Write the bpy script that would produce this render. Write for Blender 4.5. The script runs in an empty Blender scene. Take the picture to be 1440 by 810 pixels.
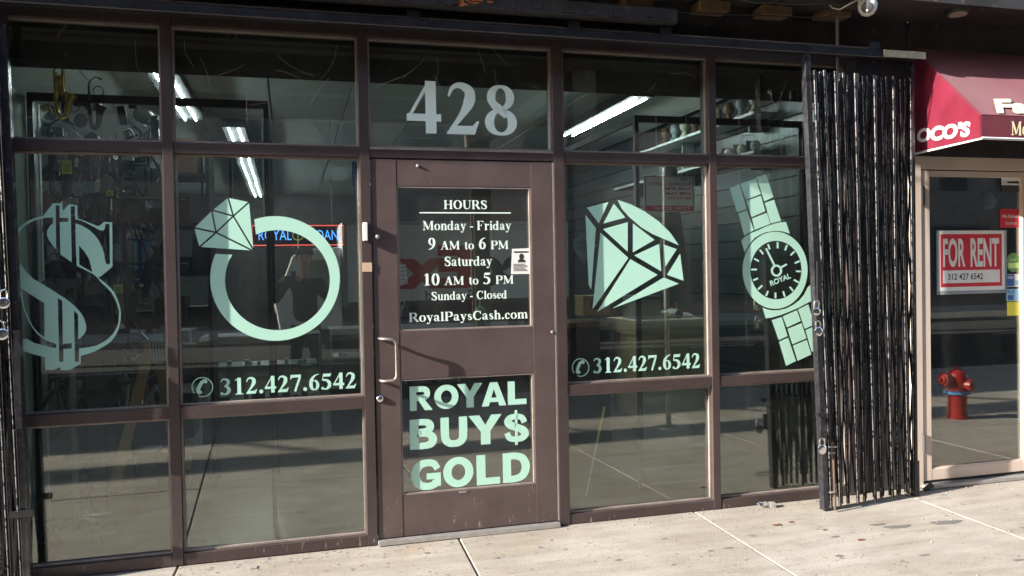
import bpy, math, random
from mathutils import Vector, Matrix
R = math.radians
random.seed(7)
SC = bpy.context.scene
COL = SC.collection

# ------------------------------------------------------------------ camera
S = 4.45
CAMP = Vector((0.0, -S, 1.478))
YAW, PITCH, ROLL, FPX = 0.2678114, -0.0176345, -0.0177763, 1135.57
_f = Vector((math.sin(YAW)*math.cos(PITCH), math.cos(YAW)*math.cos(PITCH), math.sin(PITCH)))
_r = Vector((math.cos(YAW), -math.sin(YAW), 0)); _u = _r.cross(_f)
CR = math.cos(ROLL)*_r + math.sin(ROLL)*_u
CU = -math.sin(ROLL)*_r + math.cos(ROLL)*_u
cam = bpy.data.cameras.new('camera'); camo = bpy.data.objects.new('camera', cam); COL.objects.link(camo)
cam.sensor_width = 36; cam.lens = FPX/1440*36; cam.clip_end = 500; cam.clip_start = 0.02
m = Matrix((CR, CU, -_f)).transposed().to_4x4(); m.translation = CAMP; camo.matrix_world = m
SC.camera = camo

# ------------------------------------------------------------------ light
SUNV = Vector((5.2, 0.90, -2.35)).normalized()          # the way the sunlight travels
world = bpy.data.worlds.new('World'); SC.world = world; world.use_nodes = True
wn = world.node_tree; bg = wn.nodes['Background']
sky = wn.nodes.new('ShaderNodeTexSky'); sky.sky_type = 'NISHITA'; sky.sun_disc = False
sky.sun_elevation = R(23.9); sky.sun_rotation = math.atan2(-SUNV.x, -SUNV.y)
wn.links.new(sky.outputs[0], bg.inputs[0]); bg.inputs[1].default_value = 0.15
sl = bpy.data.lights.new('sun', 'SUN'); sl.energy = 4.6; sl.angle = R(0.5); sl.color = (1.0, 0.93, 0.83)
so = bpy.data.objects.new('sun', sl); COL.objects.link(so)
so.rotation_euler = SUNV.to_track_quat('-Z', 'Y').to_euler(); so.location = (-20, -6, 12)
SC.view_settings.view_transform = 'Standard'; SC.view_settings.look = 'None'
SC.view_settings.exposure = 1.85; SC.view_settings.gamma = 1
SC.cycles.max_bounces = 8; SC.cycles.transparent_max_bounces = 16
SC.cycles.caustics_reflective = False; SC.cycles.caustics_refractive = False
SC.cycles.sample_clamp_indirect = 3.0

# the picture measured on real planes: point of the plane y=Y (or x=X, z=Z) seen at photo pixel u,v
def ray(u, v): return _f + CR*((u-720)/FPX) - CU*((v-405)/FPX)
def W(u, v, Y=0.0):
    d = ray(u, v); return CAMP + d*((Y+S)/d.y)
def WX(u, v, X):
    d = ray(u, v); return CAMP + d*(X/d.x)
def G(u, v, Z=0.0):
    d = ray(u, v); return CAMP + d*((Z-CAMP.z)/d.z)

# ------------------------------------------------------------------ materials
def nt(name):
    m = bpy.data.materials.new(name); m.use_nodes = True
    n = m.node_tree.nodes; b = n['Principled BSDF']; return m, n, m.node_tree.links, b
def ramp(n, l, src, stops):
    r = n.new('ShaderNodeValToRGB'); e = r.color_ramp.elements
    while len(e) < len(stops): e.new(0.5)
    for i, (p, c) in enumerate(stops): e[i].position = p; e[i].color = (*c, 1) if len(c) == 3 else c
    l.new(src, r.inputs[0]); return r.outputs[0]
def coord(n, l, scale=(1, 1, 1)):
    g = n.new('ShaderNodeNewGeometry'); mp = n.new('ShaderNodeMapping'); mp.inputs['Scale'].default_value = scale
    l.new(g.outputs['Position'], mp.inputs[0]); return mp.outputs[0]
def noise(n, l, vec, sc, det=5, rough=0.55):
    t = n.new('ShaderNodeTexNoise'); t.inputs['Scale'].default_value = sc; t.inputs['Detail'].default_value = det
    t.inputs['Roughness'].default_value = rough; l.new(vec, t.inputs['Vector']); return t.outputs['Fac']
def mixc(n, l, fac, a, b, mode='MIX'):
    x = n.new('ShaderNodeMix'); x.data_type = 'RGBA'; x.blend_type = mode
    for s, v in ((x.inputs[0], fac), (x.inputs[6], a), (x.inputs[7], b)):
        if isinstance(v, (int, float)): s.default_value = v
        elif isinstance(v, tuple): s.default_value = (*v, 1)
        else: l.new(v, s)
    return x.outputs[2]
def bump(n, l, b, h, strength=0.3, dist=0.005):
    x = n.new('ShaderNodeBump'); x.inputs['Strength'].default_value = strength; x.inputs['Distance'].default_value = dist
    l.new(h, x.inputs['Height']); l.new(x.outputs[0], b.inputs['Normal'])
def P(name, col, rough=0.5, metal=0.0, var=0.25, sc=8, spec=0.5, bmp=0.15, speck=None, emit=None):
    """a plain surface with uneven tone, optional specks of wear"""
    m, n, l, b = nt(name)
    v = coord(n, l); f = noise(n, l, v, sc, 6)
    c = ramp(n, l, f, [(0.25, tuple(x*(1-var) for x in col)), (0.75, tuple(min(1, x*(1+var)) for x in col))])
    if speck:
        f2 = noise(n, l, v, speck[1], 3, 0.6)
        k = ramp(n, l, f2, [(speck[2], (0, 0, 0)), (min(1, speck[2]+0.04), (1, 1, 1))])
        c = mixc(n, l, k, c, speck[0])
    l.new(c, b.inputs['Base Color'])
    rr = n.new('ShaderNodeMapRange'); l.new(f, rr.inputs[0]); rr.inputs[3].default_value = max(0, rough-0.08); rr.inputs[4].default_value = min(1, rough+0.1)
    l.new(rr.outputs[0], b.inputs['Roughness'])
    b.inputs['Metallic'].default_value = metal; b.inputs['Specular IOR Level'].default_value = spec
    if bmp: bump(n, l, b, noise(n, l, v, sc*12, 4), bmp, 0.002)
    if emit: b.inputs['Emission Color'].default_value = (*emit[0], 1); b.inputs['Emission Strength'].default_value = emit[1]
    return m
def E(name, col, st):
    m, n, l, b = nt(name); b.inputs['Base Color'].default_value = (0.6, 0.6, 0.6, 1)
    b.inputs['Emission Color'].default_value = (*col, 1); b.inputs['Emission Strength'].default_value = st; return m

def glass_mat(name, tint, ior, dust=0.012):
    m = bpy.data.materials.new(name); m.use_nodes = True; n = m.node_tree.nodes; l = m.node_tree.links; n.clear()
    out = n.new('ShaderNodeOutputMaterial'); tr = n.new('ShaderNodeBsdfTransparent'); tr.inputs[0].default_value = (*tint, 1)
    gl = n.new('ShaderNodeBsdfGlossy'); gl.inputs['Roughness'].default_value = 0.0; gl.inputs[0].default_value = (1.0, 1.0, 0.95, 1)
    fr = n.new('ShaderNodeFresnel'); ge = n.new('ShaderNodeNewGeometry'); io = n.new('ShaderNodeMapRange')
    l.new(ge.outputs['Backfacing'], io.inputs[0]); io.inputs[3].default_value = ior; io.inputs[4].default_value = 1/ior; l.new(io.outputs[0], fr.inputs[0])   # the same on both faces
    mx = n.new('ShaderNodeMixShader'); l.new(fr.outputs[0], mx.inputs[0]); l.new(tr.outputs[0], mx.inputs[1]); l.new(gl.outputs[0], mx.inputs[2])
    df = n.new('ShaderNodeBsdfDiffuse'); df.inputs[0].default_value = (0.5, 0.52, 0.48, 1)
    v = coord(n, l, (1, 1, 0.35)); f = noise(n, l, v, 6, 8, 0.7)
    k = ramp(n, l, f, [(0.35, (dust*0.4,)*3), (0.75, (dust*2.5,)*3)])
    v2 = coord(n, l); f2 = noise(n, l, v2, 160, 2, 0.5); k2 = ramp(n, l, f2, [(0.735, (0, 0, 0)), (0.76, (0.25, 0.25, 0.25))])
    ad = n.new('ShaderNodeMath'); ad.operation = 'ADD'; l.new(k, ad.inputs[0]); l.new(k2, ad.inputs[1])
    m2 = n.new('ShaderNodeMixShader'); l.new(ad.outputs[0], m2.inputs[0]); l.new(mx.outputs[0], m2.inputs[1]); l.new(df.outputs[0], m2.inputs[2])
    l.new(m2.outputs[0], out.inputs[0]); return m

M = {}
M['glass'] = glass_mat('storefront_glass', (0.84, 0.90, 0.87), 2.12, 0.007)
M['glass_d'] = glass_mat('dark_glass', (0.80, 0.82, 0.80), 2.3, 0.015)
M['int_glass'] = glass_mat('indoor_glass', (0.9, 0.95, 0.93), 1.45, 0.0)

def frame_mat(name='bronze_paint', g_=1.0):
    m, n, l, b = nt(name)
    v = coord(n, l); f = noise(n, l, v, 3.5, 7, 0.6)
    c = ramp(n, l, f, [(0.3, (0.072*g_, 0.050*g_, 0.050*g_)), (0.7, (0.108*g_, 0.078*g_, 0.076*g_))])
    sc = coord(n, l, (1.0, 1.0, 0.22)); f2 = noise(n, l, sc, 55, 3, 0.6)
    g = n.new('ShaderNodeNewGeometry'); sx = n.new('ShaderNodeSeparateXYZ'); l.new(g.outputs['Position'], sx.inputs[0])
    mr = n.new('ShaderNodeMapRange'); l.new(sx.outputs[2], mr.inputs[0]); mr.inputs[1].default_value = 0.0; mr.inputs[2].default_value = 0.55
    mr.inputs[3].default_value = 0.10; mr.inputs[4].default_value = 0.0
    a = n.new('ShaderNodeMath'); a.operation = 'ADD'; l.new(f2, a.inputs[0]); l.new(mr.outputs[0], a.inputs[1])
    k = ramp(n, l, a.outputs[0], [(0.745, (0, 0, 0)), (0.80, (0.6, 0.6, 0.6))])
    c = mixc(n, l, k, c, (0.36, 0.31, 0.28))
    v4 = noise(n, l, coord(n, l), 210, 2, 0.5); k4 = ramp(n, l, v4, [(0.72, (0, 0, 0)), (0.74, (0.6, 0.6, 0.6))])
    c = mixc(n, l, k4, c, (0.40, 0.36, 0.32))
    l.new(c, b.inputs['Base Color']); b.inputs['Roughness'].default_value = 0.42; b.inputs['Specular IOR Level'].default_value = 0.45
    bump(n, l, b, noise(n, l, v, 60, 4), 0.12, 0.002); return m
M['bronze'] = frame_mat(); M['bronze_shade'] = frame_mat('shaded_bronze', 0.62)  # second, darker bronze puts the canopy's shade into the frame colour
M['worn_glint'] = P('glint_edge', (0.36, 0.35, 0.35), 0.30, 0.7, var=0.5, sc=14, speck=((0.05, 0.05, 0.055), 30, 0.52))  # bright worn steel that paints sun glints along the gate lips
M['satin'] = P('satin_handle', (0.30, 0.27, 0.25), 0.38, 0.8, var=0.2, sc=30)
M['board'] = P('bare_board', (0.34, 0.20, 0.10), 0.6, var=0.3, sc=9)
M['bead'] = P('bead_paint', (0.25, 0.21, 0.19), 0.4, var=0.3, speck=((0.45, 0.40, 0.36), 60, 0.66))
M['alum'] = P('aluminium', (0.42, 0.41, 0.40), 0.42, 0.6, var=0.2, sc=20)
M['chrome'] = P('chrome', (0.82, 0.80, 0.80), 0.16, 1.0, var=0.08, sc=30, bmp=0.05)
M['brass'] = P('brass', (0.80, 0.52, 0.10), 0.22, 1.0, var=0.2, sc=20)
M['black'] = P('black_paint', (0.022, 0.022, 0.025), 0.34, 0.2, var=0.4, sc=10, spec=0.5, speck=((0.20, 0.16, 0.14), 70, 0.70))
M['gate'] = P('gate_paint', (0.045, 0.045, 0.052), 0.24, 0.5, var=0.5, sc=25, spec=0.6, speck=((0.30, 0.24, 0.20), 90, 0.69))
M['matt'] = P('matt_black', (0.020, 0.020, 0.022), 0.75, var=0.4, sc=6)
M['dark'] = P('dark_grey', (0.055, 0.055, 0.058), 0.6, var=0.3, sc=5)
M['grey'] = P('grey', (0.25, 0.26, 0.26), 0.6, var=0.15, sc=4)
M['white'] = P('white_paint', (0.78, 0.78, 0.75), 0.45, var=0.05, sc=4)
M['paper'] = P('white_paper', (0.80, 0.80, 0.77), 0.7, var=0.05, sc=10)
M['ink'] = P('black_ink', (0.03, 0.03, 0.03), 0.6, var=0.2)
M['vinyl'] = P('mint_vinyl', (0.44, 0.72, 0.60), 0.42, var=0.05, sc=2.5, bmp=0.03)
M['tint'] = P('pale_vinyl', (0.78, 0.92, 0.85), 0.42, var=0.05, sc=2.5, bmp=0.03)
M['red'] = P('red_print', (0.62, 0.03, 0.05), 0.45, var=0.08)
M['blue'] = P('blue_print', (0.04, 0.13, 0.40), 0.45, var=0.1)
M['ltblue'] = P('light_blue_print', (0.30, 0.55, 0.75), 0.45, var=0.1)
M['green'] = P('green_print', (0.12, 0.30, 0.10), 0.5, var=0.15)
M['lime'] = P('lime_print', (0.55, 0.75, 0.25), 0.5, var=0.1)
M['yellow'] = P('yellow_print', (0.80, 0.75, 0.08), 0.5, var=0.1)
M['cream'] = P('cream_paint', (0.66, 0.545, 0.46), 0.45, var=0.07, sc=3, speck=((0.30, 0.22, 0.18), 110, 0.715))
M['wood'] = P('pale_wood', (0.78, 0.62, 0.38), 0.5, var=0.2, sc=7)
M['woodd'] = P('brown_wood', (0.16, 0.09, 0.045), 0.5, var=0.35, sc=9)
M['plaster'] = P('interior_wall', (0.42, 0.48, 0.44), 0.8, var=0.06, sc=2)
M['ceil'] = P('ceiling_tile', (0.74, 0.80, 0.76), 0.85, var=0.06, sc=9)
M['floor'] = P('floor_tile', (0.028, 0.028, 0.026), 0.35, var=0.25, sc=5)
M['slat'] = P('slat_board', (0.036, 0.039, 0.041), 0.32, var=0.3, sc=6)
M['plast'] = P('grey_plastic', (0.30, 0.34, 0.36), 0.35, var=0.2, sc=6)
M['hyd'] = P('hydrant_paint', (0.27, 0.018, 0.016), 0.28, var=0.25, sc=12, speck=((0.2, 0.03, 0.02), 60, 0.68))
M['hydb'] = P('hydrant_blue', (0.06, 0.20, 0.42), 0.4, var=0.2)
M['skin'] = P('skin', (0.45, 0.26, 0.19), 0.5, var=0.1, sc=20)
M['jacket'] = P('dark_jacket', (0.018, 0.019, 0.024), 0.8, var=0.4, sc=12)
M['jeans'] = P('dark_trousers', (0.022, 0.024, 0.035), 0.85, var=0.4, sc=12)
M['rubber'] = P('rubber', (0.03, 0.03, 0.03), 0.8, var=0.2)
M['rust'] = P('rusty_steel', (0.090, 0.055, 0.040), 0.75, 0.2, var=0.5, sc=9, speck=((0.14, 0.06, 0.03), 9.0, 0.60))
M['rusty'] = P('fresh_rust', (0.62, 0.17, 0.035), 0.8, var=0.5, sc=30)
M['joist'] = P('old_timber', (0.17, 0.11, 0.055), 0.8, var=0.3, sc=14)
M['soot'] = P('sooty_steel', (0.035, 0.032, 0.032), 0.75, var=0.5, sc=5, speck=((0.14, 0.09, 0.06), 18, 0.66))
M['elst'] = P('railway_steel', (0.13, 0.10, 0.085), 0.7, var=0.4, sc=2.5)
M['eltie'] = P('railway_timber', (0.10, 0.075, 0.055), 0.85, var=0.4, sc=3)
M['tubel'] = E('lit_tube', (0.88, 0.96, 1.0), 42.0)
M['neonr'] = E('neon_red', (1.0, 0.04, 0.03), 0.45)
M['neonb'] = E('neon_blue', (0.05, 0.30, 1.0), 0.75)
M['neony'] = E('neon_yellow', (0.55, 0.65, 0.05), 0.12)
M['truckw'] = P('truck_white', (0.80, 0.82, 0.86), 0.4, var=0.06, sc=2)
M['truckr'] = P('truck_red', (0.60, 0.03, 0.02), 0.4, var=0.06)
M['truckb'] = P('truck_lettering', (0.03, 0.03, 0.06), 0.4, var=0.06)
M['card'] = P('cardboard', (0.35, 0.23, 0.13), 0.8, var=0.15, sc=8)
M['soap'] = P('green_soap', (0.10, 0.42, 0.22), 0.3, var=0.1)
M['lens'] = P('lamp_lens', (0.42, 0.38, 0.33), 0.5, var=0.15)
M['ball'] = P('cream_leather', (0.55, 0.50, 0.40), 0.5, var=0.1)
M['web'] = P('web_thread', (0.48, 0.44, 0.36), 0.7, var=0.1)
M['litter'] = P('dead_leaf', (0.16, 0.07, 0.03), 0.8, var=0.4, sc=40)
M['tan'] = P('tan_sticker', (0.55, 0.40, 0.28), 0.6, var=0.1)
M['speck'] = P('perforated_plate', (0.46, 0.42, 0.28), 0.5, 0.2, var=0.25, sc=25, speck=((0.05, 0.04, 0.03), 130, 0.60))
M['awntxt'] = P('cream_lettering', (0.82, 0.76, 0.48), 0.5, var=0.06)
M['wedge'] = P('rubber_wedge', (0.05, 0.04, 0.035), 0.8, var=0.2)

def awning_mat():
    m, n, l, b = nt('burgundy_canvas')
    v = coord(n, l, (1, 1, 1)); f = noise(n, l, v, 5, 6)
    c = ramp(n, l, f, [(0.3, (0.105, 0.004, 0.015)), (0.75, (0.155, 0.009, 0.028))])
    f3 = noise(n, l, coord(n, l, (6, 1, 0.8)), 6, 4); c = mixc(n, l, ramp(n, l, f3, [(0.5, (0, 0, 0)), (0.85, (0.3, 0.3, 0.3))]), c, (0.22, 0.05, 0.07))
    l.new(c, b.inputs['Base Color']); b.inputs['Roughness'].default_value = 0.42; b.inputs['Specular IOR Level'].default_value = 0.6; b.inputs['Sheen Weight'].default_value = 0.4; b.inputs['Sheen Roughness'].default_value = 0.35
    bump(n, l, b, noise(n, l, v, 320, 2), 0.25, 0.001); return m
M['awn'] = awning_mat()

def concrete(name, base, gum=True):
    m, n, l, b = nt(name)
    v = coord(n, l); big = noise(n, l, v, 1.3, 6, 0.6); fine = noise(n, l, v, 120, 4, 0.7); mid = noise(n, l, coord(n, l, (0.6, 1.8, 1)), 6, 7, 0.65)
    c = ramp(n, l, mid, [(0.28, tuple(x*0.72 for x in base)), (0.5, base), (0.78, tuple(x*1.22 for x in base))])
    c = mixc(n, l, ramp(n, l, big, [(0.42, (0, 0, 0)), (0.62, (0.6, 0.6, 0.6))]), c, (base[0]*0.70, base[1]*0.66, base[2]*0.60))
    c = mixc(n, l, 0.75, c, ramp(n, l, fine, [(0.32, (0.40, 0.38, 0.36)), (0.46, (0.92, 0.91, 0.90)), (0.7, (1.25, 1.25, 1.22))]), 'MULTIPLY')
    f9 = noise(n, l, v, 420, 2, 0.6); c = mixc(n, l, 0.6, c, ramp(n, l, f9, [(0.30, (0.45, 0.43, 0.41)), (0.42, (1, 1, 1)), (0.75, (1.15, 1.15, 1.12))]), 'MULTIPLY')
    if gum:
        for sc, th, colr, st in ((4.6, 0.085, (0.12, 0.115, 0.105), 0.75), (9.0, 0.12, (0.13, 0.12, 0.11), 0.75), (21, 0.17, (0.16, 0.13, 0.10), 0.7)):
            vo = n.new('ShaderNodeTexVoronoi'); vo.inputs['Scale'].default_value = sc; vo.inputs['Randomness'].default_value = 1.0
            wv = n.new('ShaderNodeVectorMath'); wv.operation = 'ADD'; nn = n.new('ShaderNodeTexNoise'); nn.inputs['Scale'].default_value = 14
            l.new(v, nn.inputs['Vector']); sm = n.new('ShaderNodeVectorMath'); sm.operation = 'SCALE'; sm.inputs['Scale'].default_value = 0.09
            l.new(nn.outputs['Color'], sm.inputs[0]); l.new(v, wv.inputs[0]); l.new(sm.outputs[0], wv.inputs[1]); l.new(wv.outputs[0], vo.inputs['Vector'])
            k = ramp(n, l, vo.outputs['Distance'], [(th, (st, st, st)), (th+0.03, (0, 0, 0))])
            wn2 = ramp(n, l, vo.outputs['Color'], [(0.50, (0, 0, 0)), (0.52, (1, 1, 1))])
            k = mixc(n, l, 1.0, k, wn2, 'MULTIPLY'); c = mixc(n, l, k, c, colr)
        wb = noise(n, l, coord(n, l, (0.35, 5.5, 1)), 1.6, 4, 0.55); c = mixc(n, l, ramp(n, l, wb, [(0.46, (0, 0, 0)), (0.68, (0.4, 0.4, 0.4))]), c, (base[0]*1.16, base[1]*1.17, base[2]*1.18))  # pale long bands paint the light thrown back by the panes
        wd = noise(n, l, coord(n, l, (1.0, 3.5, 1)), 2.7, 6, 0.7); c = mixc(n, l, ramp(n, l, wd, [(0.57, (0, 0, 0)), (0.72, (0.28, 0.28, 0.28))]), c, (base[0]*0.62, base[1]*0.60, base[2]*0.58))
        st = noise(n, l, v, 2.3, 3, 0.5); c = mixc(n, l, ramp(n, l, st, [(0.66, (0, 0, 0)), (0.76, (0.35, 0.35, 0.35))]), c, (0.36, 0.24, 0.13))
        # mottled dark brown where the paving meets the shop front
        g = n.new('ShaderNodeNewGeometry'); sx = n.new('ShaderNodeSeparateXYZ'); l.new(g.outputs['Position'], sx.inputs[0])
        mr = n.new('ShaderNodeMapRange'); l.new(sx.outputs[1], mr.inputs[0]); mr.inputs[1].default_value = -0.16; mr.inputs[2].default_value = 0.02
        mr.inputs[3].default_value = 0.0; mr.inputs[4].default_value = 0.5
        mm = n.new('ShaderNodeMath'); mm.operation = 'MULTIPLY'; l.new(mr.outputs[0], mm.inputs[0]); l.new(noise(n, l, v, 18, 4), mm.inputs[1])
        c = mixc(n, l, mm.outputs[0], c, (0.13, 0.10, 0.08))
    l.new(c, b.inputs['Base Color']); b.inputs['Roughness'].default_value = 0.85; b.inputs['Specular IOR Level'].default_value = 0.3
    bump(n, l, b, fine, 0.5, 0.004); return m
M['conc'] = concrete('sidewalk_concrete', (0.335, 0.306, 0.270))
M['concd'] = concrete('joint_concrete', (0.16, 0.14, 0.12), False)
M['gum'] = P('trodden_gum', (0.13, 0.125, 0.115), 0.8, var=0.3, sc=60)
M['asph'] = concrete('asphalt', (0.055, 0.055, 0.057), False)
def brick_mat():
    m, n, l, b = nt('far_brick'); v = coord(n, l); mp = n.new('ShaderNodeMapping'); mp.inputs['Rotation'].default_value = (R(90), 0, 0); l.new(v, mp.inputs[0])
    t = n.new('ShaderNodeTexBrick'); t.inputs['Scale'].default_value = 4; t.inputs['Color1'].default_value = (0.22, 0.12, 0.08, 1); t.inputs['Color2'].default_value = (0.16, 0.09, 0.07, 1)
    t.inputs['Mortar'].default_value = (0.25, 0.22, 0.2, 1); l.new(mp.outputs[0], t.inputs['Vector']); l.new(t.outputs[0], b.inputs['Base Color']); b.inputs['Roughness'].default_value = 0.9; return m
M['brick'] = brick_mat()

# ------------------------------------------------------------------ mesh helpers
class MB:
    def __init__(s): s.v = []; s.f = []; s.sm = []
    def add(s, vs, fs, smooth=False):
        o = len(s.v); s.v += [tuple(p) for p in vs]; s.f += [tuple(i+o for i in f) for f in fs]; s.sm += [smooth]*len(fs); return s
    def box(s, x0, x1, y0, y1, z0, z1):
        if x0 > x1: x0, x1 = x1, x0
        if y0 > y1: y0, y1 = y1, y0
        if z0 > z1: z0, z1 = z1, z0
        return s.add([(x0,y0,z0),(x1,y0,z0),(x1,y1,z0),(x0,y1,z0),(x0,y0,z1),(x1,y0,z1),(x1,y1,z1),(x0,y1,z1)],
                     [(0,3,2,1),(4,5,6,7),(0,1,5,4),(1,2,6,5),(2,3,7,6),(3,0,4,7)])
    def bar(s, a, b, w, d, up=(0, 1, 0)):
        a = Vector(a); b = Vector(b); t = (b-a).normalized(); n = Vector(up); n = (n - t*n.dot(t))
        if n.length < 1e-5: n = Vector((1, 0, 0)) - t*t.x
        n.normalize(); r = t.cross(n); vs = []
        for p in (a, b):
            for i, j in ((-1,-1),(1,-1),(1,1),(-1,1)): vs.append(p + r*(i*w/2) + n*(j*d/2))
        return s.add(vs, [(0,3,2,1),(4,5,6,7),(0,1,5,4),(1,2,6,5),(2,3,7,6),(3,0,4,7)])
    def tube(s, pts, r, seg=8, closed=False):
        pts = [Vector(p) for p in pts]; n = len(pts); vs = []; prev = None
        rr = r if isinstance(r, (list, tuple)) else [r]*n
        for i, p in enumerate(pts):
            t = ((pts[(i+1) % n] if (closed or i < n-1) else p) - (pts[i-1] if (closed or i > 0) else p)).normalized()
            if prev is None:
                a = Vector((0, 0, 1)) if abs(t.z) < 0.9 else Vector((1, 0, 0)); prev = t.cross(a).normalized()
            prev = (prev - t*prev.dot(t)).normalized(); q = t.cross(prev)
            for k in range(seg):
                an = 2*math.pi*k/seg; vs.append(p + prev*(math.cos(an)*rr[i]) + q*(math.sin(an)*rr[i]))
        fs = []
        for i in range(n if closed else n-1):
            j = (i+1) % n
            for k in range(seg): fs.append((i*seg+k, i*seg+(k+1) % seg, j*seg+(k+1) % seg, j*seg+k))
        if not closed: fs += [tuple(range(seg))[::-1], tuple((n-1)*seg+k for k in range(seg))]
        return s.add(vs, fs, True)
    def lathe(s, prof, c=(0, 0, 0), axis=(0, 0, 1), seg=24):
        """prof: (radius, height) along axis"""
        ax = Vector(axis).normalized(); a = Vector((1, 0, 0)) if abs(ax.x) < 0.9 else Vector((0, 1, 0)); p = (a-ax*a.dot(ax)).normalized(); q = ax.cross(p)
        vs = []; fs = []
        for r, h in prof:
            for k in range(seg):
                an = 2*math.pi*k/seg; vs.append(Vector(c) + ax*h + p*(r*math.cos(an)) + q*(r*math.sin(an)))
        for i in range(len(prof)-1):
            for k in range(seg): fs.append((i*seg+k, i*seg+(k+1) % seg, (i+1)*seg+(k+1) % seg, (i+1)*seg+k))
        fs.append(tuple(range(seg))[::-1]); fs.append(tuple((len(prof)-1)*seg+k for k in range(seg)))
        return s.add(vs, fs, True)
    def prism(s, poly, n, t):
        """flat polygon (3-D points) thickened by t along n"""
        n = Vector(n); k = len(poly); vs = [Vector(p) for p in poly] + [Vector(p)+n*t for p in poly]
        a = Vector((0, 0, 0))
        for i in range(k): a += vs[i].cross(vs[(i+1) % k])
        if a.dot(n) > 0: vs = [Vector(p) for p in reversed(poly)] + [Vector(p)+n*t for p in reversed(poly)]
        return s.add(vs, [tuple(range(k)), tuple(range(2*k-1, k-1, -1))] + [(i, i+k, (i+1) % k+k, (i+1) % k) for i in range(k)])
    def build(s, name, mat, parent=None, bevel=0, **props):
        me = bpy.data.meshes.new(name); me.from_pydata(s.v, [], s.f); me.materials.append(M[mat] if isinstance(mat, str) else mat)
        me.polygons.foreach_set('use_smooth', s.sm); me.update()
        o = bpy.data.objects.new(name, me); COL.objects.link(o)
        if any(s.sm):
            try: me.set_sharp_from_angle(angle=R(40))
            except Exception: pass
        if parent is not None: place(o, parent)
        if bevel:
            b = o.modifiers.new('bevel', 'BEVEL'); b.width = bevel; b.segments = 2; b.limit_method = 'ANGLE'; b.angle_limit = R(40)
        for k, v in props.items(): o[k] = v
        return o
def place(o, parent):
    o.parent = parent; bpy_origin = ORI.get(parent.name)
    o.matrix_parent_inverse = Matrix.Identity(4)
    if bpy_origin is not None: o.location = -bpy_origin
    ORI[o.name] = Vector((0, 0, 0))
ORI = {}
def thing(name, label, cat, loc=(0, 0, 0), group=None, kind=None):
    """an Empty at the thing's base; its parts are modelled in world coordinates"""
    o = bpy.data.objects.new(name, None); COL.objects.link(o); o.empty_display_size = 0.1; o.location = loc
    ORI[o.name] = Vector(loc); o['label'] = label; o['category'] = cat
    if group: o['group'] = group
    if kind: o['kind'] = kind
    return o
def tag(o, label, cat, group=None, kind=None):
    o['label'] = label
    if cat: o['category'] = cat
    if group: o['group'] = group
    if kind: o['kind'] = kind
    return o

# ------------------------------------------------------------------ the setting: ground
GLY = 0.045                                            # the outer face of the shop glass
sw = MB().box(-14, 30, -5.0, 14, -0.25, -0.012).build('sidewalk', 'concd'); sw['kind'] = 'structure'
ORI[sw.name] = Vector((0, 0, 0))
jx = [-12.95+1.47*i for i in range(30)]                # joints across the walk: ... -0.6, 0.87, 2.35, 3.8 ...
jx = [x+0.01 for x in [-0.6+1.47*k for k in range(-8, 19)]]
jy = [0.03, -1.52, -3.02, -4.86]
for i in range(len(jx)-1):
    for j in range(3):
        sk = -0.035
        x0, x1 = jx[i]+0.006, jx[i+1]-0.006; y1, y0 = jy[j]-0.005*(j > 0), jy[j+1]+0.005
        dz = random.uniform(-0.0015, 0.0015)
        a = MB(); top = [(x0-sk*y0, y0, dz), (x1-sk*y0, y0, dz), (x1-sk*y1, y1, dz), (x0-sk*y1, y1, dz)]
        e = 0.003; inner = [(x0-sk*y0, y0, -e), (x1-sk*y0, y0, -e), (x1-sk*y1, y1, -e), (x0-sk*y1, y1, -e)]
        top = [(x0-sk*y0+e, y0+e, dz), (x1-sk*y0-e, y0+e, dz), (x1-sk*y1-e, y1-e, dz), (x0-sk*y1+e, y1-e, dz)]
        a.add(top+inner+[(p[0], p[1], -0.03) for p in inner], [(0,1,2,3)]+[(4+k, 4+(k+1) % 4, (k+1) % 4, k) for k in range(4)]+[(8+k, 8+(k+1) % 4, 4+(k+1) % 4, 4+k) for k in range(4)])
        a.build('paving_slab', 'conc', sw)
MB().box(-40, 60, -5.14, -4.865, -0.3, 0.0).build('kerb', 'conc', kind='structure', bevel=0.01)
MB().box(-90, 110, -16.5, -5.14, -0.3, -0.14).build('road', 'asph', kind='structure')
MB().box(-90, 110, -20.0, -16.5, -0.3, 0.0).build('far_sidewalk', 'conc', kind='structure', bevel=0.01)
MB().box(-150, 150, -150, 150, -0.6, -0.31).build('ground', 'asph', kind='structure')
lm = MB()
for k in range(-12, 20): lm.box(k*4.0, k*4.0+1.6, -10.9, -10.78, -0.139, -0.136)
lm.build('road_marking', 'white', kind='structure')

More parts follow.
